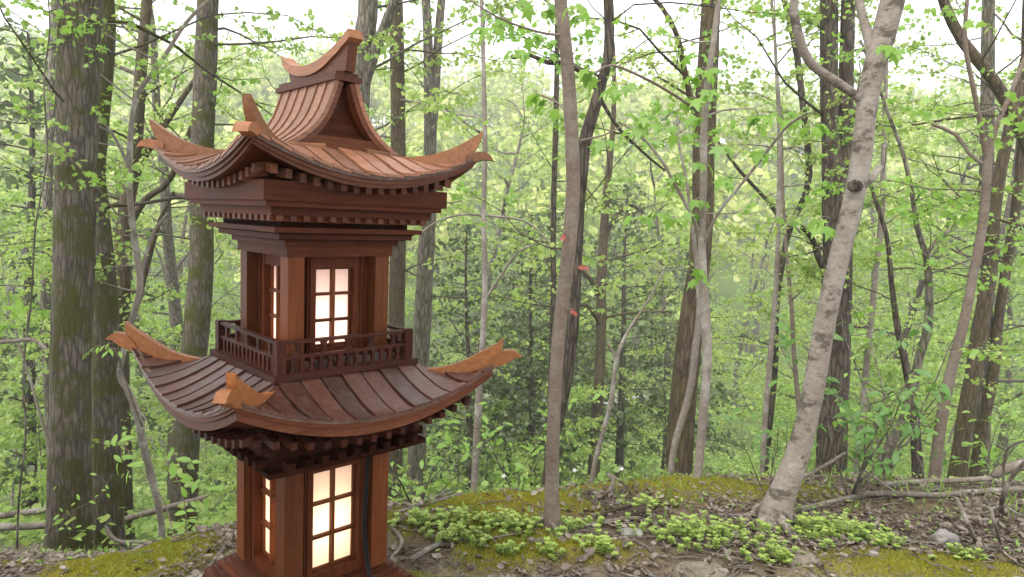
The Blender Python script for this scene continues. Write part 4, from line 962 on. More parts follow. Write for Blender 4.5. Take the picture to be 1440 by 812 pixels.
# unseen trees added behind and beside the viewpoint to shade lantern and bank
back = [(0, -4.2, -2.6, 1.0), (1, 3.4, -3.2, 1.05), (0, .4, -5.6, 1.1), (1, -6.4, .6, 1.0), (0, 6.6, .2, 1.0), (1, -2.2, -7.5, 1.1), (0, 4.6, -7.0, 1.1), (1, -8.0, -4.0, 1.0), (0, 8.4, -4.4, 1.0)]
bp = {}
for kx, x, y, s in back:
    lab = ['tall grey unseen tree added behind the viewpoint for shade', 'tall dark-barked unseen tree added behind the viewpoint for shade'][kx]; z = float(hgt(x, y)) - .05
    if kx not in bp:
        bp[kx] = proto('woodland_tree', lab, 'tree', 'unseen shade trees behind the viewpoint', SHADE_TREES[kx]); bp[kx].location = (x, y, z); bp[kx].scale = (s, s, s)
    else: copy_thing(bp[kx], (x, y, z), x * 2.1, s)
# cedars: dark drooping evergreens down in the hollow and at the left
def cedar(seed, height, r0):
    rng = np.random.default_rng(seed); P = wander(rng, (0, 0, -.4), (0, 0, 1), height, 8, .02); R = np.linspace(r0, r0 * .15, 8)
    tm = MB(); bark_skin(tm, *smooth_path(P, R, .4), 'dark', rng, 8); cb = MB()
    for b in range(64):
        f = (b + rng.random()) / 64; z = 1.0 + (height - 1.3) * f; p = at_trunk(P, z); az = b * 2.4 + rng.random(); L = (2.6 * (1 - f) ** .75 + .25) * (.6 + .6 * rng.random())
        Q = wander(rng, p, (math.cos(az), math.sin(az), .35), L, 6, .1, -.09)
        spray(cb, rng, Q, .018, .13, 2.0, DIAM, 7, .42, k=3, flat=.35, tint=.5)
    return tm.mesh('trunk', [BARK['dark']]), cb.mesh('crown', [BARK['dark'], LEAFC])
CED = cedar(131, 8.5, .13)
c0 = proto('cedar_tree', 'dark dull-green cedar in the hollow behind the gnarled tree', 'tree', 'dark cedars in the hollow', CED)
cedspots = [(880, 17.5, 'dark dull-green cedar in the hollow behind the gnarled tree', 1.0), (795, 21, 'dark cedar in the hollow behind the slim maple trunk', 1.05), (945, 22, 'dark cedar in the hollow showing left of the thick brown trunk', .95), (720, 19, 'smaller dark cedar in the hollow right of the lantern roof tip', .7), (668, 14.5, 'dark cedar in the hollow close right of the lower roof tip', .8), (756, 16, 'dark cedar between the pale pole sapling and the slim maple', .85), (35, 11, 'dark cedar standing behind the left oak at the picture edge', 1.0), (385, 16, 'dark cedar standing behind the lantern body', .9)]
for i, (px, Y, lab, s) in enumerate(cedspots):
    p = at(px, 500, Y); loc = (p[0], p[1], float(hgt(p[0], p[1])))
    if i == 0: c0.location = loc; c0.scale = (s, s, s)
    else: copy_thing(c0, loc, i * 1.7, s, lab)
# far hillside: a wood that reads as one mass
rng = np.random.default_rng(5); hb = MB(); cc, nn_, dd_, ss_, tt_ = [], [], [], [], []
n = 0
while n < 900:
    y = 50 + 125 * rng.random() ** .8; x = (rng.random() * 2 - 1) * (.82 * y + 5)
    z = float(hgt(x, y)); r = 1.6 + 2.0 * rng.random(); hgt_ = 5 + 7 * rng.random(); tn = rng.random()
    m = int(120 + 110 * rng.random()); u = rng.standard_normal((m, 3)); u /= np.linalg.norm(u, axis=1)[:, None]; u *= (.45 + .6 * rng.random((m, 1))) 
    lump = 1 + .35 * np.sin(u[:, :1] * 5 + n) * np.cos(u[:, 1:2] * 4 + n * 2)
    c = np.array([x, y, z + hgt_]) + u * lump * np.array([r, r, hgt_ * .42])
    cc.append(c); nn_.append(u + rng.standard_normal((m, 3)) * .7 + np.array([0, 0, .5])); dd_.append(rng.standard_normal((m, 3))); ss_.append((.32 + .5 * rng.random(m)) * (.7 + y / 220)); tt_.append(np.clip(tn + .12 * rng.standard_normal(m), 0, 1))
    if rng.random() < .8: hb.tube(np.array([[x, y, z - .5], [x + .2 * rng.standard_normal(), y, z + hgt_ * .6], [x + .5 * rng.standard_normal(), y, z + hgt_ * 1.35]]), [.14, .10, .03], 5, 0, cap=False)
    n += 1
hb.leaves(np.concatenate(cc), np.concatenate(nn_), np.concatenate(dd_), np.concatenate(ss_), CLUMP[0], CLUMP[1], 1, np.concatenate(tt_))
tag(hb.build('hillside_wood', [BARK['grey'], LEAFF]), kind='stuff')
# low green growth over the slope and the valley floor
rng = np.random.default_rng(8); gb = MB(); n = 46000
y = 3.3 + 46 * rng.random(n) ** 1.7; x = (rng.random(n) * 2 - 1) * (.84 * y + .8)
yc = np.interp(x, CX, CYs); keep = (y > yc + 1.5 + 4 * rng.random(n)) & (vnoise(x * .7, y * .7) + vnoise(x * 2.1, y * 2.1) * .6 > -.26); x, y = x[keep], y[keep]; n = len(x)
hgt_ = .06 + .28 * rng.random(n) * (.4 + vnoise(x * .9 + 4, y * .9) + .5)
c = np.stack([x, y, hgt(x, y) + hgt_], -1)
nn_ = rng.standard_normal((n, 3)) * .45 + np.array([0, 0, 1]); sz = (.03 + .03 * rng.random(n)) * (1 + y / 14)
gb.leaves(c, nn_, rng.standard_normal((n, 3)), sz, CLUMP[0], CLUMP[1], 0, np.clip(.5 + .8 * vnoise(x * .5, y * .5), 0, 1))
tag(gb.build('slope_undergrowth', [LEAF]), kind='stuff')
# ------------------------------------------------------------------ sprays and leaves near the lens: each large leaf its own piece
def leaf_mesh(name, tmpl, mat, droop=.35):
    tv = tmpl[0].copy(); tv[:, 2] -= droop * tv[:, 0] ** 2
    mb = MB(); mb.add(tv, [np.array([f]) for f in tmpl[1]]); me = mb.mesh(name, [mat]); return me
MAPLE_ME = leaf_mesh('leaf', MAPLE, LEAFN); OVAL_ME = leaf_mesh('leaf', OVAL, LEAFN, .2); DARK_ME = leaf_mesh('leaf', OVAL, LEAFD, .25); RED_ME = leaf_mesh('seed_tuft', MAPLE, LEAFR, .3)
LRNG = np.random.default_rng(21)
def leaf_at(me, parent, p, d, nrm, size, name='leaf'):
    d = Vector(d).normalized(); n = Vector(nrm); n = (n - d * n.dot(d)).normalized(); b = n.cross(d)
    o = bpy.data.objects.new(name, me); C.objects.link(o); o.parent = parent
    o.matrix_basis = Matrix(((d[0] * size, b[0] * size, n[0] * size, p[0]), (d[1] * size, b[1] * size, n[1] * size, p[1]), (d[2] * size, b[2] * size, n[2] * size, p[2]), (0, 0, 0, 1)))
    return o
def branch_part(parent, px, Y0, Y1, kind, name='branch'):
    base = np.array(parent.location)
    q = np.array([at(p[0], p[1], Y0 + (Y1 - Y0) * i / (len(px) - 1)) for i, p in enumerate(px)]) - base
    r = [p[2] / 2 / FPX * (Y0 + Y1) / 2 for p in px]; q, r = smooth_path(q, r, .04); mb = MB(); bark_skin(mb, q, r, kind, LRNG, 6); mb.build(name, [BARK[kind]], parent); return q
def maple_leaves(parent, clusters, Y, n=4, size=.062, me=None, stalk='maple'):
    base = np.array(parent.location); mb = MB()
    for c in clusters:
        m = c[2] if len(c) > 2 else n; p0 = at(c[0], c[1], Y + .25 * LRNG.standard_normal()) - base
        for i in range(m):
            az = LRNG.random() * 2 * PI; d = np.array([math.cos(az), math.sin(az), -.5 - .5 * LRNG.random()])
            p = p0 + np.array([math.cos(az), math.sin(az), .1]) * (.01 + .035 * LRNG.random())
            mb.tube(np.array([p0 + [0, 0, .006], (p0 + p) / 2 + [0, 0, .012], p]), .0011, 3)
            leaf_at(me or MAPLE_ME, parent, p, d, (math.cos(az) * .6 + .3 * LRNG.standard_normal(), math.sin(az) * .6 - .35, .8), size * (.7 + .5 * LRNG.random()))
    mb.build('leaf_stalk', [BARK[stalk]], parent)['kind'] = 'stuff'
mp = TREES['slim pale maple trunk nearest the middle, dotted with red seed tufts'][0]
branch_part(mp, [(800, 88, 5), (830, 105, 4), (860, 92, 3.5), (910, 112, 4), (950, 135, 4), (975, 152, 4), (985, 160, 3)], 2.65, 3.2, 'maple')
branch_part(mp, [(798, 50, 5), (770, 48, 4), (740, 40, 3), (700, 25, 3), (660, 0, 2)], 2.62, 2.5, 'maple')
branch_part(mp, [(802, 170, 4), (790, 150, 3), (775, 140, 3), (755, 132, 2.5)], 2.62, 2.8, 'maple')
branch_part(mp, [(806, 200, 4), (830, 195, 3), (850, 190, 2.5), (880, 175, 2)], 2.62, 2.75, 'maple')
maple_leaves(mp, [(735, 5, 6), (770, 10, 5), (712, 30, 4), (748, 52, 4), (775, 60, 3), (690, 40, 3), (820, 20, 4), (830, 40, 3), (775, 80, 3), (728, 72, 3), (768, 140, 4), (755, 132, 3), (782, 152, 3), (830, 100, 4), (838, 108, 3), (880, 122, 4), (868, 128, 3), (850, 200, 3), (815, 10, 3)], 2.75)
for q in ((821, 376), (793, 331), (806, 437)):
    branch_part(mp, [(q[0] + (-18 if q[0] > 800 else 12), q[1] + 4, 2.2), (q[0], q[1] - 3, 1.5)], 2.62, 2.56, 'maple', 'twig')
    base = np.array(mp.location)
    p0 = at(q[0], q[1], 2.56) - base
    for i in range(5): az = LRNG.random() * 6.28; leaf_at(RED_ME, mp, p0 + .006 * LRNG.standard_normal(3), (math.cos(az), math.sin(az), -.6), (0, -.6, .8), .017 + .008 * LRNG.random(), 'seed_tuft')
sp = TREES['pale sapling with dark mossy foot standing before the thick brown trunk'][0]
branch_part(sp, [(978, 702, 17), (979, 688, 16), (980, 674, 13.8)], 3.35, 3.35, 'oak', 'mossy_foot')
branch_part(sp, [(989, 345, 6), (1010, 300, 5), (1050, 250, 5), (1085, 205, 4), (1110, 175, 4), (1135, 160, 3)], 3.35, 2.9, 'pale')
branch_part(sp, [(985, 330, 6), (966, 290, 5), (950, 262, 5), (930, 225, 4), (900, 190, 3), (870, 172, 3)], 3.35, 3.2, 'pale')
maple_leaves(sp, [(1012, 82, 5), (1008, 98, 4), (975, 108, 4), (982, 76, 3), (990, 100, 3), (1000, 128, 4), (978, 140, 4), (990, 165, 3), (905, 168, 4), (920, 175, 4), (940, 180, 5), (898, 182, 4), (925, 198, 4), (955, 190, 3), (942, 250, 5), (952, 246, 4), (1070, 165, 4), (1082, 162, 4), (1100, 158, 5), (1115, 170, 4), (1062, 212, 4), (1075, 218, 4), (1012, 208, 4), (1020, 255, 3), (1030, 250, 3), (985, 282, 5), (978, 300, 3), (925, 300, 5), (945, 308, 4), (900, 305, 3), (985, 230, 3), (1135, 180, 4), (1150, 175, 4), (985, 395, 3), (978, 380, 3)], 3.2, size=.068, stalk='pale')
bt = TREES['leaning pale beech trunk with a dark knot on the right'][0]
maple_leaves(bt, [(1245, 68, 3), (1262, 72, 4), (1235, 66, 3), (1160, 320, 3), (1168, 310, 3)], 2.7, size=.055, stalk='pale')
st = TREES['thin pale crooked sapling with a forked top, left of the lantern'][0]
branch_part(st, [(200, 600, 3), (180, 545, 2.5), (165, 500, 2.5), (150, 488, 2)], 4.6, 3.0, 'pale')
maple_leaves(st, [(142, 490, 3), (155, 486, 3), (165, 494, 3), (133, 497, 2)], 3.0, size=.05, me=OVAL_ME, stalk='pale')
def knot(parent, px, py, wpx, Y, kind='dark'):
    base = np.array(parent.location); bm = bmesh.new(); bmesh.ops.create_icosphere(bm, subdivisions=3, radius=wpx / 2 / FPX * Y)
    for v in bm.verts: v.co = Vector((v.co.x, v.co.y * .5, v.co.z * .8)) * (1 + .5 * float(vnoise(v.co.x * 190 + px, v.co.z * 190 + v.co.y * 150)))
    me = bpy.data.meshes.new('bark_knot'); bm.to_mesh(me); bm.free(); me.materials.append(BARK[kind]); p = at(px, py, Y) - base; link('bark_knot', me, parent, tuple(p))
knot(bt, 1203, 262, 21, 2.735);  
def roots(label, kind, spec):
    o, P, R = TREES[label]; base = np.array(o.location); r0 = R[min(3, len(R) - 1)]
    for az, L in spec:
        d = np.array([math.cos(az), math.sin(az)]); q = []
        for t_ in (0, .25, .5, .75, 1):
            xy = P[2][:2] + d * (r0 * .45 + t_ * L) + np.array([-d[1], d[0]]) * .018 * math.sin(t_ * 5 + az); gz = float(hgt(base[0] + xy[0], base[1] + xy[1])) - base[2]
            q.append([xy[0], xy[1], gz + (.055 * (1 - t_) ** 2.2) * (r0 / .045) - .012 * t_])
        q, r = smooth_path(np.array(q), np.array([.38, .30, .22, .15, .07]) * r0, .02); mb = MB(); bark_skin(mb, q, r, kind, LRNG, 8); mb.build('root', [BARK[kind]], o)
roots('leaning pale beech trunk with a dark knot on the right', 'beech', [(-2.5, .16), (-1.5, .2), (-.5, .17), (.4, .14), (2.6, .15)])
roots('slim pale maple trunk nearest the middle, dotted with red seed tufts', 'maple', [(-2.7, .10), (-1.3, .12), (-.3, .10), (2.0, .1)])
gs = TREES['wavy grey sapling with a forked top, near the right edge'][0]
branch_part(gs, [(1300, 690, 4), (1296, 655, 3), (1288, 640, 2.5)], 3.6, 3.5, 'pale')
# long thin branches crossing behind the roof
rt_ = TREES['straight brown trunk between lantern ridge cap and paired grey stems'][0]
branch_part(rt_, [(560, 140, 5), (605, 149, 4), (626, 153, 4), (650, 170, 3.5), (674, 186, 3)], 8.8, 6.0, 'grey')
ps = TREES['very thin pale pole sapling rising past the right roof tips'][0]
branch_part(ps, [(681, 303, 4), (726, 308, 3.5), (750, 318, 3), (775, 345, 2.5)], 5.2, 5.0, 'pale'); branch_part(ps, [(681, 303, 4), (650, 302, 3.5), (615, 312, 3), (590, 330, 2.5)], 5.2, 5.4, 'pale')

# ---- seedlings and shrubs on the bank
def seedling(label, stems, leaves, Y, size, me, cat='seedling', name='seedling', kind='maple', group=None):
    b = stems[0][0]; base = at(b[0], b[1], Y); base[2] = hgt(base[0], base[1]) - .01
    root = empty(name, base, 0, label, cat, group); mb = MB()
    for s in stems:
        q = np.array([at(p[0], p[1], Y + .03 * i) for i, p in enumerate(s)]) - base
        if s is stems[0]: q[0] = (0, 0, -.02)
        q, r = smooth_path(q, np.linspace(.0026, .0012, len(q)) * (size / .05), .03); mb.tube(q, r, 5)
    mb.build('stem', [BARK[kind]], root)
    for (x, y, dx, dy) in leaves:
        p = at(x, y, Y + .05 * LRNG.standard_normal()) - base; v = RT * dx - UP * dy + FW * .35 * LRNG.standard_normal()
        leaf_at(me, root, p, v, -FW * (.5 + .4 * LRNG.random()) + UP * .8 + RT * .3 * LRNG.standard_normal(), size * (.75 + .5 * LRNG.random()))
    return root
seedling('pale green seedling with long leaves before the slimmer mossy trunk', [[(247, 772), (240, 735), (228, 700), (205, 670), (185, 640), (168, 622)]],
         [(160, 628, -.2, -.6), (168, 620, 1, -.4), (160, 640, .8, .5), (170, 643, 1, 0), (166, 650, -.3, 1), (178, 655, .8, -.1), (182, 662, -.3, .8), (186, 655, 1, -.5)], 2.55, .055, OVAL_ME)
seedling('upright bright seedling with paired leaves left of the lantern foot', [[(263, 775), (262, 740), (258, 700), (248, 672), (232, 645)], [(260, 715), (275, 700), (292, 690)]],
         [(230, 648, -.3, -1), (236, 645, .5, -1), (238, 660, .6, .3), (246, 670, -.2, -1), (248, 668, .8, .2), (252, 676, 1, .2), (262, 700, -.2, -1), (270, 695, .2, -1), (268, 705, .6, .3), (290, 700, .3, .9), (292, 690, .9, -.4), (297, 688, 1, -.2), (262, 722, -1, 0), (262, 718, 1, -.2), (262, 735, -1, .2), (264, 732, 1, .1), (270, 648, -.9, -.3), (268, 650, 1, -.1)], 2.45, .05, OVAL_ME)
seedling('thin arching vine with small leaves crossing the foot of the left oak', [[(60, 775), (70, 740), (95, 722), (120, 710), (140, 698), (150, 680), (135, 668)], [(70, 740), (60, 752), (90, 745), (105, 742)]],
         [(75, 732, .5, -.8), (88, 720, -.3, -.9), (100, 712, .6, -.7), (112, 704, -.4, -.8), (125, 705, .8, .4), (133, 700, .7, -.6), (142, 690, 1, -.1), (148, 682, .6, .6), (136, 668, -.8, -.3), (150, 694, .4, .9), (82, 745, .8, -.4), (95, 742, .8, .1), (106, 742, 1, -.3), (66, 752, -1, 0), (108, 756, .9, .2), (75, 690, .3, -.8)], 2.6, .024, OVAL_ME)
rng = np.random.default_rng(31)
def shrub(label, cx, cy, Y, stems, h, n, size, me, name='shrub', cat='shrub', kind='grey', mat=None, group=None, spread=.35):
    base = G(cx, cy) if Y is None else at(cx, cy, Y); base[2] = hgt(base[0], base[1]) - .02
    root = empty(name, base, 0, label, cat, group); mb = MB(); pts = []
    for s in range(stems):
        az = rng.random() * 6.28; q = wander(rng, (0, 0, 0), (math.cos(az) * spread, math.sin(az) * spread, 1), h * (.6 + .5 * rng.random()), 7, .13); mb.tube(q, np.linspace(.006, .0018, 7) * (h / .9), 5)
        for b in range(5):
            i = 2 + int(rng.random() * 5); a2 = rng.random() * 6.28; w_ = wander(rng, q[min(i, 6)], (math.cos(a2), math.sin(a2), .35), h * .28 * (.6 + .7 * rng.random()), 5, .14); mb.tube(w_, np.linspace(.0025, .001, 5) * (h / .9), 4); pts += list(w_[1:])
    mb.build('stem', [BARK[kind]], root); pts = np.array(pts)
    for i in range(n):
        p = pts[int(rng.random() * len(pts))]; az = rng.random() * 6.28
        leaf_at(me, root, p + .012 * rng.standard_normal(3), (math.cos(az), math.sin(az), -.25 + .4 * rng.standard_normal()), (.4 * rng.standard_normal(), -.35 + .4 * rng.standard_normal(), 1), size * (.6 + .7 * rng.random()))
    return root
shrub('leafy shrub with dark green oval leaves right of the beech foot', 1195, 700, 3.15, 7, .85, 190, .062, DARK_ME, spread=.5)
shrub('taller loose green shrub standing behind the dark-leaved one', 1240, 690, 3.7, 5, 1.15, 130, .06, OVAL_ME, spread=.55)
shrub('spindly little shrub left of the beech foot', 1080, 706, 3.1, 4, .5, 45, .045, DARK_ME, spread=.35)
shrub('low leafy shrub at the right edge of the bank', 1385, 672, 3.7, 5, .6, 80, .055, OVAL_ME, spread=.6)
shrub('fresh green shrub on the bank edge right of the lower lantern post', 585, 690, 3.3, 5, .75, 110, .055, OVAL_ME, spread=.6)
shrub('feathery green shrub on the bank edge behind the slim maple foot', 725, 676, 3.6, 5, .6, 90, .055, OVAL_ME, spread=.6)

# ---- sticks, logs and stones lying on the bank, each where it lies
def stick(label, px, kind='dead', name='fallen_branch', cat='branch', lift=.5, forks=(), k=9, group=None):
    P = []; R = []
    for p in px:
        g = G(p[0], p[1]) if len(p) < 4 else at(p[0], p[1], p[3])
        if g[1] > 4.3 and len(p) < 4: g = at(p[0], p[1], 3.4)
        dpt = g[1]; r = p[2] / 2 / FPX * dpt
        if len(p) < 4: g[2] += r * lift
        P.append(g); R.append(r)
    base = P[0].copy(); base[2] = hgt(base[0], base[1])
    q, r = smooth_path(np.array(P) - base, R, .02); mb = MB(); bark_skin(mb, q, r * np.concatenate([[.6], np.ones(len(r) - 2), [.5]]), kind, LRNG, k)
    mb.add(np.concatenate([[q[0]], [q[-1]]]), [])
    for f in forks:
        P = []; R = []
        for p in f:
            g = G(p[0], p[1]) if len(p) < 4 else at(p[0], p[1], p[3]); R.append(p[2] / 2 / FPX * g[1]); P.append(g)
        q, r = smooth_path(np.array(P) - base, R, .02); bark_skin(mb, q, r, kind, LRNG, 6)
    o = mb.build(name, [BARK[kind]], None, True, base); tag(o, label, cat, group)
    return o
stick('long straight fallen branch running to the right edge beyond the moss', [(1060, 722, 4), (1110, 722, 6), (1160, 713, 7), (1220, 701, 8), (1270, 701, 8), (1320, 702, 8), (1365, 698, 8), (1445, 694, 9)], lift=1.5)
stick('second thinner branch lying along the long straight one', [(1058, 728, 3), (1105, 726, 4), (1150, 716, 5), (1200, 703, 5), (1230, 697, 4)], lift=1.2)
stick('pale lichen-covered stick leaning against the long branch', [(1372, 766, 7), (1360, 735, 7, 2.42), (1345, 701, 6, 2.72)], lift=1)
stick('thin pale stick standing crooked right of the leaning lichen stick', [(1408, 768, 4), (1398, 735, 4.5, 2.45), (1392, 715, 5, 2.55), (1375, 712, 4, 2.6)], lift=1)
stick('dark forked dead branch rising at the right edge', [(1408, 722, 7), (1410, 700, 7, 2.66), (1420, 676, 6, 2.6), (1432, 660, 6, 2.55), (1446, 646, 5, 2.5)], lift=1, forks=[[(1409, 712, 4, 2.7), (1385, 722, 4, 2.75), (1360, 720, 3, 2.8)], [(1412, 690, 5, 2.64), (1411, 660, 4, 2.6), (1418, 630, 4, 2.55), (1440, 620, 3, 2.5)], [(1411, 710, 4, 2.66), (1430, 722, 3, 2.6), (1446, 730, 3, 2.5)]])
stick('weathered grey log end at the right edge under the dead branches', [(1395, 676, 10), (1412, 668, 14), (1445, 662, 18)], 'dead', 'log', 'log', 1.2)
stick('pale barkless log lying behind the crooked saplings', [(1235, 686, 7), (1290, 682, 8), (1340, 680, 8), (1395, 676, 7)], 'dead', 'log', 'log', 1.0)
stick('broken grey limb propped up behind the beech foot', [(1060, 716, 5), (1090, 700, 5, 3.05), (1125, 675, 5, 3.05), (1160, 655, 5, 3.05), (1190, 636, 4, 3.05)], lift=1)
stick('thin dark fallen stem sloping down to the right under the shrub', [(1268, 700, 4), (1235, 676, 4, 3.3), (1208, 655, 3, 3.3), (1190, 640, 3, 3.3)], lift=1)
stick('slim brown stick along the back edge of the yellow moss', [(1238, 754, 3), (1262, 761, 5), (1300, 766, 5), (1348, 768, 4)], lift=1)
stick('thick short bark-covered stick below the stonecrop in the middle', [(1040, 762, 6), (1062, 768, 8), (1088, 774, 7)], lift=1)
stick('dark stick pointing towards the viewer below the middle stonecrop', [(1005, 738, 3), (1008, 758, 4), (1020, 778, 5), (1026, 792, 5)], lift=1.2)
stick('arched dead branch in front of the beech foot', [(1055, 722, 4), (1068, 716, 6), (1090, 724, 6), (1110, 736, 6), (1124, 742, 4)], lift=1.6)
stick('pale curved root beside the lantern plinth', [(548, 742, 5), (558, 752, 6), (565, 764, 6), (561, 776, 6), (549, 786, 5)], lift=1)
stick('long straight twig lying across the moss below the slim maple', [(646, 764, 3), (690, 760, 3.5), (735, 752, 3.5), (770, 744, 3), (790, 737, 2.5)], lift=2)
stick('twig slanting down to the right below the slim maple', [(742, 759, 4), (770, 766, 4), (808, 776, 3)], lift=1)
stick('rough brown stick right of the lantern plinth', [(576, 792, 8), (600, 778, 8), (624, 765, 6)], lift=1)
stick('grey stick crossing the litter right of the lantern', [(580, 778, 4), (610, 770, 5), (640, 768, 4)], lift=1)
stick('white barkless curved branch standing out of the litter on the bank top', [(846, 704, 5), (853, 694, 6, 2.78), (861, 684, 6, 2.78), (862, 672, 6, 2.8), (853, 667, 4, 2.85)], lift=1)
stick('thin pale hooked twig beside the white curved branch', [(856, 668, 3), (868, 674, 3, 2.8), (878, 682, 3, 2.75), (888, 697, 3)], lift=1)
rl = stick('dark splintered rotten log chunk on the bank right of the slim maple', [(836, 739, 5), (858, 734, 11), (886, 727, 15), (908, 721, 13), (922, 718, 4)], 'rot', 'log', 'log', .5, k=14)
for px, kd in (([(834, 733, 4), (862, 723, 6), (900, 713, 6), (932, 710, 3)], 'rot'), ([(826, 742, 4), (858, 737, 7), (892, 733, 6), (905, 733, 3)], 'dead'), ([(868, 728, 5), (902, 717, 8), (928, 716, 4)], 'rot'), ([(895, 738, 3), (912, 726, 5), (936, 722, 3)], 'rot'), ([(872, 720, 3), (890, 712, 5), (915, 708, 3)], 'dead')):
    P = []; R = []
    for p in px:
        g = G(p[0], p[1]); g[2] += .012; P.append(g); R.append(p[2] / 2 / FPX * g[1])
    q, r = smooth_path(np.array(P) - np.array(rl.location), R, .02); mb = MB(); bark_skin(mb, q, r * np.concatenate([[.2], np.ones(len(r) - 2), [.2]]), kd, LRNG, 7); mb.build('splinter', [BARK[kd]], rl)
stick('forked twig in the litter left of the sandy rock', [(892, 762, 4), (910, 772, 4), (922, 783, 3), (938, 786, 3)], lift=1, forks=[[(908, 771, 3), (925, 771, 2), (945, 765, 2)]])
stick('two-tone stick in the litter behind the stonecrop right of the lantern', [(583, 714, 4), (606, 705, 5), (640, 694, 4)], lift=1)
stick('grey branch in the litter near the top of the bank, right of lantern', [(560, 722, 4), (590, 712, 5), (632, 690, 3)], lift=1)
stick('fallen grey branch left of the lantern plinth', [(282, 816, 6), (300, 793, 6), (318, 770, 5), (330, 752, 4)], lift=1)
stick('bent dead branch on the moss left of the seedlings', [(148, 740, 4), (155, 756, 6), (170, 765, 6), (205, 764, 4)], lift=1)
stick('fallen mossy trunk lying in the hollow behind the seedlings', [(165, 734, 8, 5.6), (205, 722, 9, 5.6), (245, 712, 9, 5.6), (290, 700, 8, 5.6)], 'dead', 'log', 'log')
stick('grey fallen trunk in the hollow at the far left edge', [(-20, 728, 10, 5.4), (30, 722, 10, 5.4), (70, 716, 9, 5.4)], 'dead', 'log', 'log')
stick('second fallen trunk lower in the hollow at the far left edge', [(-20, 742, 12, 4.6), (30, 741, 11, 4.6), (72, 739, 9, 4.6)], 'dead', 'log', 'log')
stick('bare curved limb hanging at the left edge beside the oak', [(-10, 482, 5, 3.6), (20, 480, 6, 3.6), (45, 478, 5, 3.6), (66, 492, 4, 3.6)], 'dead', 'dead_limb', 'branch')
def stone(label, px, py, wx, hz, name='stone', m=None):
    g = G(px, py); s = wx / 2 / FPX * g[1]; bm = bmesh.new(); bmesh.ops.create_icosphere(bm, subdivisions=4, radius=1)
    for v in bm.verts:
        c = np.array(v.co); f = 1 + .28 * float(vnoise(c[0] * 1.7 + px, c[1] * 1.7 + c[2] * 2.1)) + .10 * float(vnoise(c[0] * 5 + px, c[1] * 5 + c[2] * 5))
        c = c * f; c = np.clip(c, -.82, .82); v.co = (c[0] * s, c[1] * s * .75, c[2] * s * hz)
    me = bpy.data.meshes.new(name); bm.to_mesh(me); bm.free(); me.materials.append(m or STONE)
    for p in me.polygons: p.use_smooth = True
    o = link(name, me, None, (g[0], g[1], g[2] + s * hz * .25)); tag(o, label, 'stone'); return o
t = NT('grey_stone'); ob = t.coord('Object'); n1 = t.noise(ob, 30, 8, .75); n2 = t.noise(ob, 140, 4, .7)
STONE = t.done(t.bsdf(t.ramp(n1, [(.3, (.14, .125, .11)), (.55, (.27, .25, .23)), (.75, (.38, .36, .34))]), .85, t.bump(t.math('ADD', n1, n2), .7, .006), .2))
BUFF = NT('buff_stone'); ob = BUFF.coord('Object'); n1 = BUFF.noise(ob, 30, 8, .75); n2 = BUFF.noise(ob, 140, 4, .7)
BUFF = BUFF.done(BUFF.bsdf(BUFF.ramp(n1, [(.3, (.10, .08, .058)), (.55, (.20, .165, .125)), (.75, (.29, .25, .20))]), .9, BUFF.bump(BUFF.math('ADD', n1, n2), .8, .008), .15))
stone('pale grey angular stone behind the yellow moss at lower right', 1328, 764, 40, .75)
stone('flat grey stone half sunk in the litter near the middle stonecrop', 888, 752, 40, .3)
stone('flat buff stone at the front edge below the middle stonecrop', 1120, 786, 70, .16, m=BUFF)
stone('small pale stone in the dirt at the right front', 1228, 780, 16, .6)
stone('flat sandy stone in the dirt at the bottom centre', 985, 806, 90, .12, m=BUFF)

# ---- ground cover nobody could count
rng = np.random.default_rng(41)
def field(n, y0, y1, pw=1.0, xm=.9):
    y = y0 + (y1 - y0) * rng.random(n) ** pw; x = (rng.random(n) * 2 - 1) * (xm * y + .3); return x, y
x, y = field(80000, 1.7, 5.4, .9); mw = moss_w(x, y); bw = bare_w(x, y); t_ = y - np.interp(x, CX, CYs)
pat = sstep(-.22, .12, vnoise(x * 2.6 + 3, y * 2.6) + .45 * vnoise(x * 7, y * 7)); 
k_ = rng.random(len(x)) < np.clip((1 - .95 * mw) * (1 - .5 * bw) * (.25 + .75 * pat), 0, 1); x, y = x[k_], y[k_]; n = len(x)
lm2 = MB(); nn_ = rng.standard_normal((n, 3)) * .42 + np.array([0, 0, 1]); sz = .007 + .036 * rng.random(n) ** 2.6
CURL = (np.array([[0, 0, .04], [.28, .30, .13], [.70, .26, .10], [1.0, 0, .16], [.70, -.26, .06], [.28, -.30, .15], [.5, 0, -.03]]), [[0, 1, 6], [1, 2, 6], [2, 3, 6], [3, 4, 6], [4, 5, 6], [5, 0, 6]])
lm2.leaves(np.stack([x, y, hgt(x, y) + .004 + .012 * rng.random(n)], -1), nn_, rng.standard_normal((n, 3)) * np.array([1, 1, .2]), sz, CURL[0], CURL[1], 0, rng.random(n))
tag(lm2.build('leaf_litter', [LITTER], smooth=False), kind='stuff')
x, y = field(6500, 1.8, 4.4, .9); k_ = rng.random(len(x)) < (1 - .8 * moss_w(x, y)); x, y = x[k_], y[k_]; tw = MB()
for a_, b_ in zip(x, y):
    L = .025 + .15 * rng.random() ** 2.6; az = rng.random() * 6.28; c = np.array([a_, b_]); d = np.array([math.cos(az), math.sin(az)]) * L / 2
    m = c + np.array([-d[1], d[0]]) * .25 * rng.standard_normal(); r = .0012 + .003 * rng.random() ** 2
    P = np.array([[*(c - d), 0], [*m, 0], [*(c + d), 0]]); P[:, 2] = hgt(P[:, 0], P[:, 1]) + r + .012 * rng.random(); tw.tube(P, [r, r, r * .6], 4)
tag(tw.build('twig_litter', [BARK['dead']]), kind='stuff')
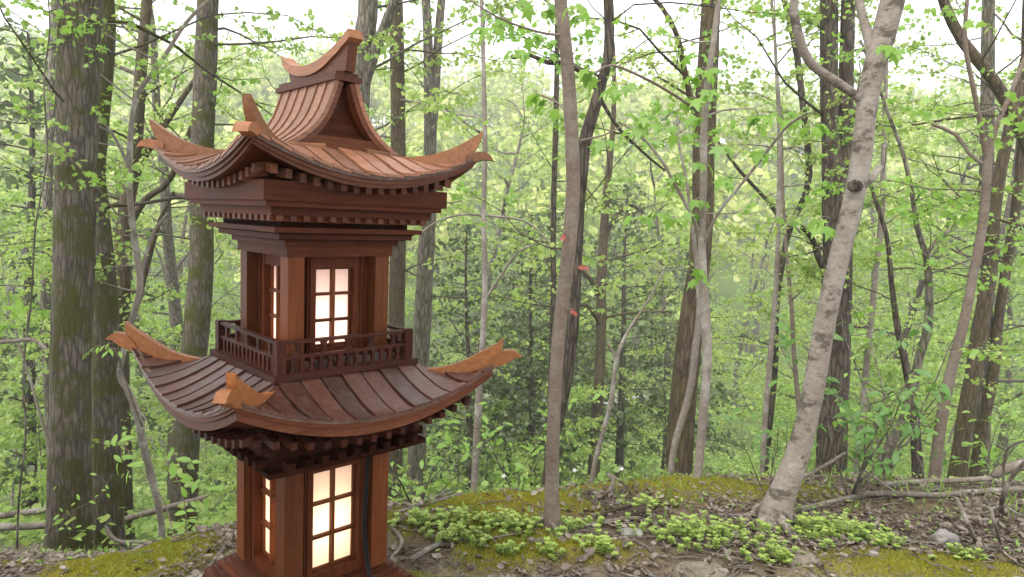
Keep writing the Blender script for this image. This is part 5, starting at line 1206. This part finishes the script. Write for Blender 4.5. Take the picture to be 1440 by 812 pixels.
x, y = field(800000, 1.7, 4.3, .85); mw = moss_w(x, y); k_ = rng.random(len(x)) < (mw > .25) * mw; x, y = x[k_], y[k_]; n = len(x)
mm = MB(); TRI = (np.array([[0, .22, 0], [0, -.22, 0], [1, 0, .05]]), [[0, 1, 2]])
mm.leaves(np.stack([x, y, hgt(x, y) - .002], -1), rng.standard_normal((n, 3)) * np.array([1, 1, .2]), rng.standard_normal((n, 3)) * .5 + np.array([0, 0, 1]), .006 + .009 * rng.random(n), TRI[0], TRI[1], 0, np.clip(.5 + 1.1 * vnoise(x * 3.1, y * 3.1 + 5), 0, 1))
tag(mm.build('moss', [MOSST], smooth=False), kind='stuff')
x, y = field(24000, 2.3, 5.0, .8); t_ = y - np.interp(x, CX, CYs); gw = sstep(-.05, .2, vnoise(x * 1.8 + 9, y * 1.8 + 4) + .4 * vnoise(x * 6, y * 6)) * sstep(-.75, -.35, t_)
gw = np.maximum(gw, .8 * np.exp(-(((x - .55) / .6) ** 2 + ((y - 3.05) / .22) ** 2)))
k_ = rng.random(len(x)) < gw * .55; x, y = x[k_], y[k_]; n = len(x); gg = MB()
BLADE = (np.array([[0, .07, 0], [0, -.07, 0], [.55, -.05, .06], [.55, .05, .06], [1, 0, .22]]), [[0, 1, 2, 3], [3, 2, 4]])
gg.leaves(np.stack([x, y, hgt(x, y) - .003], -1), rng.standard_normal((n, 3)) * np.array([1, 1, .15]), rng.standard_normal((n, 3)) * .38 + np.array([0, 0, 1]), .02 + .055 * rng.random(n) ** 1.6, BLADE[0], BLADE[1], 0, rng.random(n))
n2 = 5200; x, y = field(n2, 2.25, 4.6, .8); k_ = rng.random(n2) < (.15 + .6 * sstep(-.02, .25, vnoise(x * 2.1 + 19, y * 2.1 + 14))) * (y > 2.45 + .15 * np.sin(x * 5)); x, y = x[k_], y[k_]; n = len(x)
gg.leaves(np.stack([x, y, hgt(x, y) + .012 + .03 * rng.random(n)], -1), rng.standard_normal((n, 3)) * .4 + np.array([0, -.2, 1]), rng.standard_normal((n, 3)), .012 + .022 * rng.random(n), OVAL[0], OVAL[1], 0, rng.random(n))
tag(gg.build('bank_grass', [GRASS]), kind='stuff')
# stonecrop: bright succulent clumps, each clump a plant of its own
def stonecrop(label, px, py, wpx, n, tall=.05, group='bright stonecrop clumps on the bank', tint=.6):
    n = int(n * .62); tall *= 1.05
    g = G(px, py); s = wpx / 2 / FPX * g[1]; mb = MB(); cs, ns, ds, sz = [], [], [], []
    for i in range(n):
        a_ = rng.standard_normal(2) * np.array([.62, .42]) * s * (1 + .5 * rng.random() ** 3); gx, gy_ = g[0] + a_[0], g[1] + a_[1]; h = tall * (.4 + 1.0 * rng.random()) * (1.1 - .5 * min(1, np.hypot(*(a_ / s))))
        b = np.array([gx, gy_, float(hgt(gx, gy_))]) - g; lean = rng.standard_normal(3) * .012; tp = b + np.array([lean[0], lean[1], h])
        mb.tube(np.array([b, (b + tp) / 2, tp]), [.0012, .001, .0009], 4, 0)
        for lv in range(4):
            f = .3 + .7 * lv / 3; c0 = b * (1 - f) + tp * f; m = 5; az = np.arange(m) * 2 * PI / m + lv * .6 + rng.random(); up_ = .25 + .75 * (lv / 3) ** 2
            cs.append(np.repeat(c0[None], m, 0)); ds.append(np.stack([np.cos(az), np.sin(az), np.full(m, up_)], -1)); ns.append(np.stack([-np.cos(az) * .4, -np.sin(az) * .4, np.ones(m)], -1)); sz.append(np.full(m, .009 + .010 * rng.random()))
    mb.leaves(np.concatenate(cs), np.concatenate(ns), np.concatenate(ds), np.concatenate(sz), OVAL[0] * np.array([1, 1.5, 1]), OVAL[1], 1, np.clip(tint + .2 * rng.standard_normal(sum(map(len, cs))), 0, 1))
    r = empty('stonecrop_clump', g, 0, label, 'plant', group); mb.build('foliage', [BARK['pale'], STONEC], r); return r
for a_ in [('large bright stonecrop mat in the middle of the bank, below the bent sapling', 985, 758, 120, 170, .062), ('stonecrop mat right of the largest one, near the beech foot', 1130, 752, 80, 70, .05), ('stonecrop mat at lower right beside the pale stone slab', 1180, 752, 95, 110, .058),
           ('stonecrop tuft between the lower right mat and the yellow moss', 1228, 766, 45, 45, .05), ('small blue-green stonecrop sprig below the middle mat', 1090, 786, 55, 45, .045), ('bright stonecrop tuft nearest the lantern plinth', 634, 762, 34, 55, .055),
           ('small stonecrop tuft right of the one nearest the plinth', 668, 764, 26, 26, .045), ('stonecrop patch left of the slim maple in the litter', 642, 738, 60, 60, .045), ('pale stonecrop patch directly in front of the slim maple foot', 718, 744, 80, 90, .045), ('stonecrop sprigs by the lantern post in the litter', 590, 738, 55, 45, .045),
           ('tiny stonecrop sprig in the bare dirt front', 716, 778, 26, 18, .035), ('stonecrop sprig on the front moss cushion, left end', 774, 782, 26, 22, .04), ('stonecrop sprigs on the front moss cushion, right end', 850, 776, 50, 40, .04), ('stonecrop sprigs behind the front moss cushion', 800, 748, 80, 46, .035), ('stonecrop tuft close behind the rotten log chunk', 905, 712, 60, 36, .035),
           ('stonecrop tuft at the far bottom right on the yellow moss', 1352, 782, 60, 30, .03)]:
    stonecrop(*a_)
# a few white spring flowers on the bank edge
fm = leaf_mesh('petal', OVAL, None, .1); t = NT('white_petal'); fm.materials.clear(); fm.materials.append(t.done(t.bsdf((.75, .76, .72), .6)))
for lab, px, py, Y in (('white spring flower left of the slim maple on the bank edge', 708, 669, 3.1), ('white spring flower right of the slim maple on the bank edge', 808, 661, 3.3), ('small white flower further right along the bank edge', 874, 659, 3.3), ('white flower between the shrub and the elbowed sapling', 1226, 674, 3.6), ('white flower in the hollow right of the elbowed sapling', 1266, 671, 3.9)):
    tp = at(px, py, Y); base = np.array([tp[0], tp[1], float(hgt(tp[0], tp[1]))]); r = empty('white_flower', base, 0, lab, 'flower', 'white flowers on the bank edge')
    mb = MB(); mb.tube(np.array([[0, 0, -.01], [.004, 0, (tp[2] - base[2]) * .5], [0, 0, tp[2] - base[2]]]), .0012, 4); mb.build('stem', [GRASS], r)
    for i in range(5): az = i * 1.257; leaf_at(fm, r, tp - base, (math.cos(az), -.35, math.sin(az)), (0, -1, .3), .014, 'petal')
# ------------------------------------------------------------------ air
t = NT('haze_air'); v = t.n('ShaderNodeVolumePrincipled'); v.inputs['Density'].default_value = .0022; v.inputs['Color'].default_value = (.97, .99, .98, 1); v.inputs['Anisotropy'].default_value = .2
t.l(v.outputs[0], t.out.inputs['Volume'])
bm = bmesh.new(); bx(bm, -430, 430, -8, 345, -14, 60)
me = bpy.data.meshes.new('haze'); bmesh.ops.recalc_face_normals(bm, faces=bm.faces); bm.to_mesh(me); bm.free(); me.materials.append(t.m)
tag(link('haze', me), kind='stuff')
